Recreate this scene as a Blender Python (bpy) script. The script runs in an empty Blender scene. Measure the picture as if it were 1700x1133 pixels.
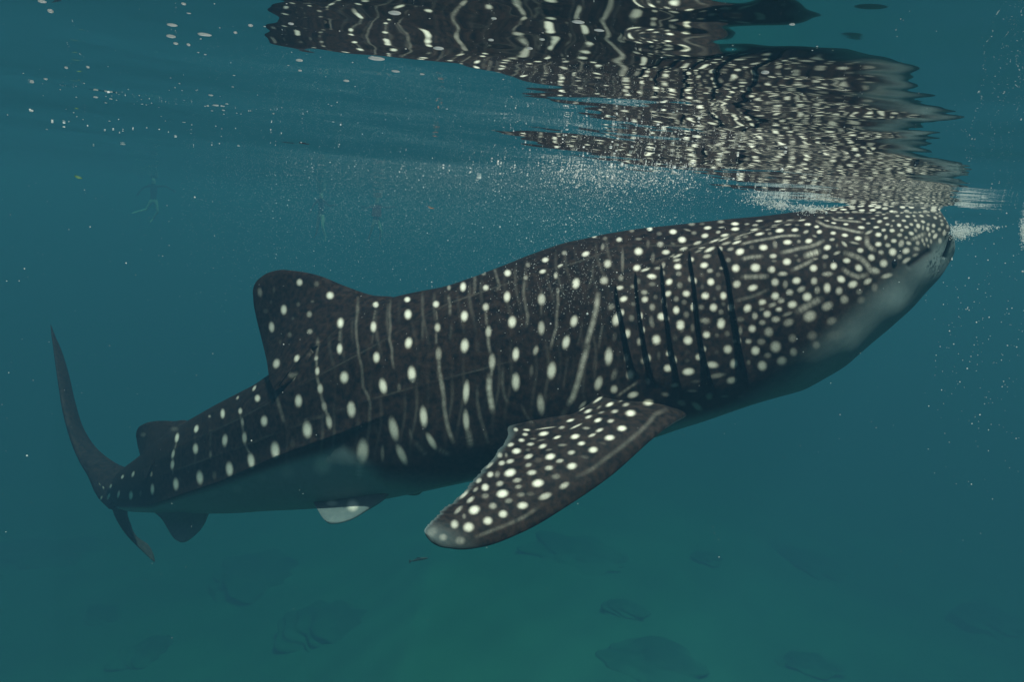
import bpy, bmesh, math, random
import numpy as np
from mathutils import Matrix, Vector

rng = np.random.default_rng(7)
random.seed(7)
scene = bpy.context.scene
COL = scene.collection

# ------------------------------------------------------------------ camera
F = 1200.0                       # focal length in photo pixels (1700 wide)
CX, CY = 850.0, 566.5
ROLL = math.radians(5.0)
CAM_DEPTH = 0.180                # metres below the mean water surface (z = 0)
PITCH = math.atan((CY - 357.5) / F)
fwd = Vector((0, math.cos(PITCH), -math.sin(PITCH)))
hor = Vector((1, 0, 0))
ver = hor.cross(fwd)
RIGHT = hor * math.cos(ROLL) + ver * math.sin(ROLL)
UP = ver * math.cos(ROLL) - hor * math.sin(ROLL)
CAM = Vector((0, 0, -CAM_DEPTH))
cam_data = bpy.data.cameras.new('camera')
cam_data.sensor_width = 36.0
cam_data.lens = 36.0 * F / 1700.0
cam_data.clip_start = 0.05
cam_data.clip_end = 400.0
cam = bpy.data.objects.new('camera', cam_data)
COL.objects.link(cam)
M3 = Matrix((RIGHT, UP, -fwd)).transposed()
cam.matrix_world = Matrix.Translation(CAM) @ M3.to_4x4()
scene.camera = cam

# ------------------------------------------------------------------ sky, sun, exposure
SUN_DIR = Vector((0.24, -0.33, 0.91)).normalized()          # towards the sun
world = bpy.data.worlds.new('World')
scene.world = world
world.use_nodes = True
wn = world.node_tree.nodes
wl = world.node_tree.links
sky = wn.new('ShaderNodeTexSky')
sky.sky_type = 'NISHITA'
sky.sun_disc = False
sky.sun_elevation = math.asin(SUN_DIR.z)
sky.sun_rotation = math.atan2(SUN_DIR.x, SUN_DIR.y)
bgn = wn['Background']
wl.new(sky.outputs['Color'], bgn.inputs['Color'])
bgn.inputs['Strength'].default_value = 0.15
sun_data = bpy.data.lights.new('sun', 'SUN')
sun_data.energy = 5.0
sun_data.angle = math.radians(0.6)
sun_data.color = (1.0, 0.95, 0.86)
sun = bpy.data.objects.new('sun', sun_data)
COL.objects.link(sun)
sun.rotation_euler = (-SUN_DIR).to_track_quat('-Z', 'Y').to_euler()
scene.view_settings.view_transform = 'Standard'
scene.view_settings.look = 'None'
scene.view_settings.exposure = 0.3
scene.view_settings.gamma = 1.0
scene.view_settings.use_curve_mapping = False
cy = scene.cycles
cy.use_denoising = True
cy.denoiser = 'OPENIMAGEDENOISE'
cy.max_bounces = 8
cy.diffuse_bounces = 2
cy.glossy_bounces = 4
cy.transmission_bounces = 4
cy.volume_bounces = 1
cy.transparent_max_bounces = 12
cy.sample_clamp_indirect = 4.0
cy.caustics_reflective = False
cy.caustics_refractive = False

HAZE_DENSITY = 0.134
HAZE_COLOR = (0.0262, 0.0700, 0.110)
HAZE_ABSORB = (0.04, 0.40, 0.33)

# ------------------------------------------------------------------ helpers
C0 = np.array(CAM)
BAS = np.array([RIGHT, UP, fwd])           # rows: camera x (right), y (up), z (depth)

def cam_pt(px, py, d):
    return np.array([(px - CX) / F * d, -(py - CY) / F * d, d])

def to_world(p):
    return np.asarray(p) @ BAS + C0

def to_cam(w):
    return (np.asarray(w) - C0) @ BAS.T

def at(px, py, d):
    return to_world(cam_pt(px, py, d))

def at_height(px, py, z):
    """point of the horizontal plane of height z on the line of sight through a photo pixel"""
    v = at(px, py, 1.0) - C0
    return C0 + v * ((z - C0[2]) / v[2])

def project(w):
    c = to_cam(w)
    return CX + F * c[..., 0] / c[..., 2], CY - F * c[..., 1] / c[..., 2]

def new_obj(name, verts, faces, mat=None, parent=None, smooth=True, attrs=None):
    me = bpy.data.meshes.new(name)
    verts = np.asarray(verts, dtype=np.float32)
    if isinstance(faces, np.ndarray):
        k = faces.shape[1]
        me.vertices.add(len(verts))
        me.vertices.foreach_set('co', verts.ravel())
        me.loops.add(faces.size)
        me.loops.foreach_set('vertex_index', faces.astype(np.int32).ravel())
        me.polygons.add(len(faces))
        me.polygons.foreach_set('loop_start', np.arange(0, faces.size, k, dtype=np.int32))
        me.update(calc_edges=True)
    else:
        me.from_pydata([tuple(v) for v in verts], [], faces)
    if smooth:
        me.polygons.foreach_set('use_smooth', np.ones(len(me.polygons), dtype=bool))
    for k, a in (attrs or {}).items():
        at_ = me.attributes.new(k, 'FLOAT', 'POINT')
        at_.data.foreach_set('value', np.asarray(a, dtype=np.float32))
    if mat:
        me.materials.append(mat)
    me.update()
    o = bpy.data.objects.new(name, me)
    COL.objects.link(o)
    if parent:
        o.parent = parent
    return o

def tag(o, label=None, cat=None, group=None, kind=None):
    if label: o['label'] = label
    if cat: o['category'] = cat
    if group: o['group'] = group
    if kind: o['kind'] = kind
    return o

def material(name):
    m = bpy.data.materials.new(name)
    m.use_nodes = True
    nt = m.node_tree
    b = nt.nodes.get('Principled BSDF')
    return m, nt, b

def node(nt, kind, **kw):
    n = nt.nodes.new(kind)
    for k, v in kw.items():
        setattr(n, k, v)
    return n

def simple_mat(name, c1, c2, scale=6.0, rough=0.7, bump=0.0, spec=0.3):
    m, nt, b = material(name)
    tc = node(nt, 'ShaderNodeTexCoord')
    no = node(nt, 'ShaderNodeTexNoise')
    no.inputs['Scale'].default_value = scale
    no.inputs['Detail'].default_value = 6
    nt.links.new(tc.outputs['Object'], no.inputs['Vector'])
    cr = node(nt, 'ShaderNodeMix', data_type='RGBA')
    cr.inputs['A'].default_value = (*c1, 1)
    cr.inputs['B'].default_value = (*c2, 1)
    mr = node(nt, 'ShaderNodeMapRange')
    mr.inputs['From Min'].default_value = 0.35
    mr.inputs['From Max'].default_value = 0.65
    nt.links.new(no.outputs['Fac'], mr.inputs['Value'])
    nt.links.new(mr.outputs['Result'], cr.inputs['Factor'])
    nt.links.new(cr.outputs['Result'], b.inputs['Base Color'])
    b.inputs['Roughness'].default_value = rough
    b.inputs['Specular IOR Level'].default_value = spec
    if bump:
        bp = node(nt, 'ShaderNodeBump')
        bp.inputs['Strength'].default_value = bump
        bp.inputs['Distance'].default_value = 0.03
        nt.links.new(no.outputs['Fac'], bp.inputs['Height'])
        nt.links.new(bp.outputs['Normal'], b.inputs['Normal'])
    return m

def curve(ts, pts, t):
    """smooth (Catmull-Rom style, monotone-ish) interpolation of pts given at ts"""
    ts = np.asarray(ts, float); pts = np.asarray(pts, float); t = np.asarray(t, float)
    if pts.ndim == 1: pts = pts[:, None]
    dx = np.diff(ts)[:, None]
    sl = np.diff(pts, axis=0) / dx
    m = np.zeros_like(pts)
    m[1:-1] = (sl[:-1] * dx[1:] + sl[1:] * dx[:-1]) / (dx[1:] + dx[:-1])
    m[0], m[-1] = sl[0], sl[-1]
    i = np.clip(np.searchsorted(ts, t) - 1, 0, len(ts) - 2)
    h = dx[i]; u = ((t - ts[i])[:, None]) / h
    h00 = 2*u**3 - 3*u**2 + 1; h10 = u**3 - 2*u**2 + u
    h01 = -2*u**3 + 3*u**2;    h11 = u**3 - u**2
    return h00*pts[i] + h10*h*m[i] + h01*pts[i+1] + h11*h*m[i+1]

def grid_faces(n, m, wrap=False, off=0):
    i = np.arange(n - 1)[:, None]
    j = np.arange(m if wrap else m - 1)[None, :]
    j2 = (j + 1) % m
    a = i * m + j; b = i * m + j2; c = (i + 1) * m + j2; d = (i + 1) * m + j
    return np.stack([a, b, c, d], -1).reshape(-1, 4) + off

def smoothstep(a, b, x):
    t = np.clip((x - a) / (b - a), 0, 1)
    return t * t * (3 - 2 * t)

# ------------------------------------------------------------------ water surface
def wave_height(x, y):
    h = np.zeros_like(x)
    for (lam, amp, deg, ph) in WAVES:
        k = 2 * math.pi / lam
        a = math.radians(deg)
        h = h + amp * np.sin(k * (x * math.cos(a) + y * math.sin(a)) + ph)
    return h
WAVES = [(3.4, 0.015, 72, 0.4), (2.1, 0.0085, 105, 2.0), (1.3, 0.0046, 60, 1.1), (0.83, 0.0030, 118, 4.2),
         (0.52, 0.0015, 84, 0.2), (0.41, 0.0010, 28, 2.7), (0.31, 0.00068, 150, 5.0), (0.24, 0.00038, 70, 1.9),
         (0.18, 0.00018, 112, 3.3)]

def sinh_axis(lo, hi, n, s):
    t = np.linspace(math.asinh(lo / s), math.asinh(hi / s), n)
    return s * np.sinh(t)
gx = sinh_axis(-60, 60, 620, 3.0)
gy = sinh_axis(-12, 92, 760, 2.2)
GX, GY = np.meshgrid(gx, gy)
fade = 1.0 / (1.0 + (np.hypot(GX, GY) / 25.0) ** 2)
GZ = wave_height(GX, GY) * fade
m_water, nt, b = material('water_surface')
nt.nodes.remove(b)
out = nt.nodes['Material Output']
fr = node(nt, 'ShaderNodeFresnel'); fr.inputs['IOR'].default_value = 1.333
gl = node(nt, 'ShaderNodeBsdfGlossy'); gl.inputs['Roughness'].default_value = 0.02
gl.inputs['Color'].default_value = (1, 1, 1, 1)
tr = node(nt, 'ShaderNodeBsdfTransparent')
mx = node(nt, 'ShaderNodeMixShader')
ge = node(nt, 'ShaderNodeNewGeometry')
mp = node(nt, 'ShaderNodeMapping'); mp.inputs['Scale'].default_value = (1.0, 1.15, 1.0)
n1 = node(nt, 'ShaderNodeTexNoise'); n1.inputs['Scale'].default_value = 4.6; n1.inputs['Detail'].default_value = 2.0
bp = node(nt, 'ShaderNodeBump'); bp.inputs['Strength'].default_value = 1.0; bp.inputs['Distance'].default_value = 0.0062
nt.links.new(ge.outputs['Position'], mp.inputs['Vector'])
nt.links.new(mp.outputs['Vector'], n1.inputs['Vector'])
nt.links.new(n1.outputs['Fac'], bp.inputs['Height'])
for s in (fr, gl): nt.links.new(bp.outputs['Normal'], s.inputs['Normal'])
nt.links.new(fr.outputs['Fac'], mx.inputs['Fac'])
nt.links.new(tr.outputs[0], mx.inputs[1]); nt.links.new(gl.outputs[0], mx.inputs[2])
nt.links.new(mx.outputs[0], out.inputs['Surface'])
water = new_obj('water', np.stack([GX, GY, GZ], -1).reshape(-1, 3), grid_faces(len(gy), len(gx)), m_water)
tag(water, 'rippled water surface seen from below', kind='structure')

# ------------------------------------------------------------------ sea floor
FLOOR_Z = -17.0
def floor_height(x, y):
    return (FLOOR_Z + 0.25 * np.sin(x * 0.31 + 1.0) * np.cos(y * 0.23) + 0.12 * np.sin(x * 0.9 + y * 0.7)
            + 0.05 * np.sin(x * 2.3 - y * 1.7) - 0.05 * np.maximum(y - 26, 0)
            - 0.45 * np.maximum(-x - 3.0, 0) * 22.0 / (22.0 + np.maximum(-x - 3.0, 0)) - 0.28 * np.maximum(x - 9.0, 0) * 22.0 / (22.0 + np.maximum(x - 9.0, 0)))
fx = sinh_axis(-58, 58, 260, 8.0); fy = sinh_axis(-11, 90, 280, 8.0)
FX, FY = np.meshgrid(fx, fy)
m_sand = simple_mat('sand', (0.38, 0.34, 0.26), (0.27, 0.25, 0.19), 0.22, 0.95, 0.3)
floor = new_obj('sea_floor', np.stack([FX, FY, floor_height(FX, FY)], -1).reshape(-1, 3), grid_faces(len(fy), len(fx)), m_sand)
tag(floor, 'pale sandy sea floor dim in the deep water', kind='structure')

# ------------------------------------------------------------------ whale shark
# axis of the body in photo pixels with its distance from the camera in metres
AXIS = np.array([(1549,379,3.62),(1500,402,3.63),(1400,446,3.66),(1300,487,3.70),(1200,523,3.74),(1100,555,3.78),
                 (950,594,3.83),(800,628,3.88),(700,652,3.93),(600,679,4.04),(500,713,4.25),(400,751,4.60),
                 (320,778,5.02),(250,802,5.50),(215,813,5.80),(180,820,6.12)], float)
TOP = np.array([(1549,378),(1552,362),(1549,346),(1538,334),(1510,328),(1460,332),(1400,345),(1340,355),(1270,362),
                (1200,368),(1130,375),(1060,383),(1000,391),(940,404),(870,429),(800,457),(740,477),(690,487),(645,497),
                (600,524),(550,560),(500,598),(455,630),(420,648),(380,668),(340,690),(300,712),(260,745),(220,772),(190,788),(160,806),(120,830)], float)
BOT = np.array([(1549,380),(1556,404),(1556,424),(1549,444),(1534,472),(1500,514),(1457,556),(1391,611),(1325,648),
                (1237,674),(1126,708),(1082,724),(1000,742),(900,768),(800,792),(720,810),(650,826),(600,835),(500,845),
                (420,849),(350,851),(290,850),(240,848),(205,845),(175,842),(150,838),(110,835)], float)
NS, MN, MF = 1350, 300, 120
dl = np.r_[0, np.cumsum(np.hypot(*np.diff(AXIS[:, :2], axis=0).T))]
q = np.linspace(0, 1, NS)
tpar = dl[-1] * (0.86 * q + 0.14 * q**2)
tpar = np.r_[dl[-1] * 0.012 * np.linspace(0, 1, 40)[:-1] ** 2, dl[-1] * 0.012 + tpar[:] * (1 - 0.012)]
NS = len(tpar)
ax = curve(dl, AXIS, tpar)
Cc = np.stack([(ax[:, 0] - CX) / F * ax[:, 2], -(ax[:, 1] - CY) / F * ax[:, 2], ax[:, 2]], -1)
Tn = np.gradient(Cc, axis=0); Tn /= np.linalg.norm(Tn, axis=1)[:, None]
kern = np.hanning(61); kern /= kern.sum()
def smooth1(a, k=kern):
    p = len(k) // 2
    return np.convolve(np.pad(a, p, mode='edge'), k, mode='valid')
Tn = np.stack([smooth1(Tn[:, i]) for i in range(3)], -1); Tn /= np.linalg.norm(Tn, axis=1)[:, None]
Sd = np.cross(Tn, np.array([0, 1.0, 0])); Sd /= np.linalg.norm(Sd, axis=1)[:, None]
Sd *= -np.sign(Sd[:, 2:3])                      # towards the camera
Ud = np.cross(Sd, Tn); Ud *= np.sign(Ud[:, 1:2])

def reach(outline, sign):
    """distance from the axis, along +-up, at which the section meets the traced outline"""
    r = np.zeros(NS)
    o = np.stack([outline[:, 0] - CX, -(outline[:, 1] - CY)], -1)
    for i in range(NS):
        c, u = Cc[i], Ud[i] * sign
        p0 = c[:2] / c[2] * F
        e = c + u * 0.05
        n = e[:2] / e[2] * F - p0; n /= np.linalg.norm(n)
        t = np.array([n[1], -n[0]])
        a = (o - p0) @ t; bb = (o - p0) @ n
        best = None
        for k in np.nonzero(a[:-1] * a[1:] <= 0)[0]:
            w = a[k] / (a[k] - a[k + 1] + 1e-12)
            v = bb[k] + w * (bb[k + 1] - bb[k])
            if v >= -1 and (best is None or v < best): best = v
        if best is None: best = 0.0 if i < NS // 2 else (r[i - 1] * F / c[2])
        B = p0 @ n + max(best, 0)
        r[i] = (B * c[2] - F * (c[:2] @ n)) / (F * (u[:2] @ n) - B * u[2])
    return r
ru = reach(TOP, 1); rd = reach(BOT, -1)
tip = smoothstep(0, 0.035, tpar / dl[-1])
k2 = np.hanning(41); k2 /= k2.sum()
ru = ru * (1 - tip) + smooth1(ru, k2) * tip; rd = rd * (1 - tip) + smooth1(rd, k2) * tip
ru = np.maximum(ru, 1e-3); rd = np.maximum(rd, 1e-3)
hh = 0.5 * (ru + rd)
apx = ax[:, 0]
ratio = np.interp(-apx, -np.array([1549,1500,1430,1350,1250,1130,900,640,400,250,160]),
                  [2.0,1.36,1.14,1.04,1.0,0.98,0.92,0.88,0.86,0.95,1.1])
tail_end = np.sqrt(np.clip((1 - tpar / dl[-1]) / 0.035, 0, 1))
ru *= tail_end; rd *= tail_end; hh *= tail_end
rs = smooth1(hh * ratio, k2) * tip + hh * ratio * (1 - tip)
arc_m = np.r_[0, np.cumsum(np.linalg.norm(np.diff(Cc, axis=0), axis=1))]
rs = np.minimum(rs, 0.46 * np.sqrt(np.clip(1 - (1 - np.clip(arc_m / 0.42, 0, 1)) ** 2, 0, 1)) + 0.25 * arc_m + 1e-3)
nexp = np.interp(-apx, -np.array([1549,1450,1300,1100,700,400,160]), [2.5,2.35,2.3,2.15,2.1,2.05,2.0])

th = np.r_[np.linspace(0, math.pi, MN, endpoint=False), np.linspace(math.pi, 2 * math.pi, MF, endpoint=False)]
MT = len(th)
ct, st = np.cos(th), np.sin(th)
ex = (2.0 / nexp)[:, None]
cu = np.sign(ct) * np.abs(ct)[None, :] ** ex
su = np.sign(st) * np.abs(st)[None, :] ** ex
low = (2.0 / (nexp + 0.55 * smoothstep(1350, 1000, apx) * smoothstep(180, 420, apx)))[:, None]
cu = np.where(ct[None, :] >= 0, cu, np.sign(ct) * np.abs(ct)[None, :] ** low)
su = np.where(ct[None, :] >= 0, su, np.sign(st) * np.abs(st)[None, :] ** low)
rv = np.where(ct[None, :] >= 0, ru[:, None], rd[:, None])
body = Cc[:, None, :] + Ud[:, None, :] * (rv * cu)[..., None] + Sd[:, None, :] * (rs[:, None] * su)[..., None]

def grid_normals(g):
    du = np.gradient(g, axis=0)
    dv = np.roll(g, -1, 1) - np.roll(g, 1, 1)
    n = np.cross(du, dv); n /= (np.linalg.norm(n, axis=2, keepdims=True) + 1e-12)
    o = g - Cc[:, None, :]
    return n * np.sign((n * o).sum(-1, keepdims=True) + 1e-12)

def pxof(g):
    return CX + F * g[..., 0] / g[..., 2], CY - F * g[..., 1] / g[..., 2]

near = np.arange(MN + 1) % MT           # columns of the camera side, top to belly
NB = body[:, near]                      # camera-side half
PX, PY = pxof(NB)
thn = np.linspace(0, math.pi, MN + 1)
TH = np.broadcast_to(thn, PX.shape)

def poly_dist(px, py, pts):
    """distance to a polyline and position along it (0..1)"""
    best = np.full(px.shape, 1e9); par = np.zeros(px.shape)
    L = len(pts) - 1
    for k in range(L):
        a, b_ = np.array(pts[k], float), np.array(pts[k + 1], float)
        ab = b_ - a
        t = np.clip(((px - a[0]) * ab[0] + (py - a[1]) * ab[1]) / (ab @ ab + 1e-9), 0, 1)
        d = np.hypot(px - a[0] - t * ab[0], py - a[1] - t * ab[1])
        m = d < best
        best = np.where(m, d, best); par = np.where(m, (k + t) / L, par)
    return best, par

# --- the relief of the flank: ridges, gill flaps, mouth, in body coordinates of the camera side
disp = np.zeros(PX.shape); dark = np.zeros(PX.shape)
RIDGES = [([(1310,366),(1190,398),(1140,408),(1038,408),(950,438),(880,458),(744,504),(620,575),(500,640),(400,694),(300,742),(215,790)], 0.010, 5),
          ([(1420,352),(1303,369),(1240,382),(1190,398),(1100,431),(1056,450)], 0.013, 5),
          ([(960,560),(850,600),(700,640),(600,668),(480,712),(400,742),(300,778),(200,815)], 0.005, 7),
          ([(700,664),(573,716),(463,757),(371,797),(300,820),(247,836),(200,840),(165,836)], 0.026, 6)]
facing = TH > 0.12
for pts, amp, w in RIDGES:
    d, p = poly_dist(PX, PY, pts)
    prof = np.exp(-(d / w)) * 0.75 + np.exp(-(d / (3.5 * w)) ** 2) * 0.45
    disp += amp * prof * smoothstep(0, 0.15, p) * smoothstep(1.0, 0.85, p) * facing
SLITS = [[(1190,409),(1198,425),(1208,452),(1217,515),(1226,568),(1236,615),(1243,650)],
         [(1144,420),(1148,445),(1153,479),(1160,545),(1170,600),(1182,640),(1190,658)],
         [(1098,438),(1101,470),(1105,510),(1113,570),(1124,625),(1134,660)],
         [(1055,452),(1058,490),(1063,530),(1071,580),(1082,625),(1090,642)],
         [(1022,474),(1027,505),(1033,530),(1042,575),(1052,612),(1060,628)]]
for pts in SLITS:
    pa = np.array(pts, float)
    xs = np.interp(PY, pa[:, 1], pa[:, 0])
    dxs = PX - xs
    t = (PY - pa[0, 1]) / (pa[-1, 1] - pa[0, 1])
    env = smoothstep(-0.01, 0.06, t) * smoothstep(1.03, 0.9, t) * (TH > 0.2) * (TH < 2.9)
    flap = np.where(dxs > 0, np.exp(-dxs / 22.0), np.exp(dxs / 0.9))
    disp += env * (0.021 * flap - 0.011 * np.where(dxs < 0, np.exp(dxs / 4.0), 0))
    dark = np.maximum(dark, env * np.where(dxs < 0, np.exp(-np.abs(dxs + 1.0) / 0.8), np.exp(-dxs / 0.5)))
MOUTH = [(1583,372),(1579,392),(1574,410),(1568,427)]
FOLD = [(1541,418),(1532,424),(1522,432),(1510,440)]
for pts, amp, w in ((MOUTH, -0.02, 2.2), (FOLD, -0.009, 5.0)):
    d, p = poly_dist(PX, PY, pts)
    disp += amp * np.exp(-(d / w) ** 2) * facing
    dark = np.maximum(dark, 0.9 * np.exp(-(d / w) ** 2) * facing)
NBn = grid_normals(body)[:, near]
# fine unevenness of the skin
wob = 0.004 * np.sin(PX * 0.035 + 2.0 * np.sin(PY * 0.02)) * np.sin(PY * 0.045 + PX * 0.01)
disp = disp + wob * tip[:, None]
dd = np.zeros((NS, MT)); dd[:, near] = disp
thf = th[MN:]
def mirror(a):
    """carry a camera-side field over to the far side"""
    full = np.zeros((NS, MT)); full[:, :MN] = a[:, :MN]
    idx = (2 * math.pi - thf) / math.pi * MN
    i0 = np.clip(np.floor(idx).astype(int), 0, MN); i1 = np.clip(i0 + 1, 0, MN); w = idx - i0
    full[:, MN:] = a[:, i0] * (1 - w) + a[:, i1] * w
    return full
body = body + grid_normals(body) * mirror(disp)[..., None]

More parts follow.
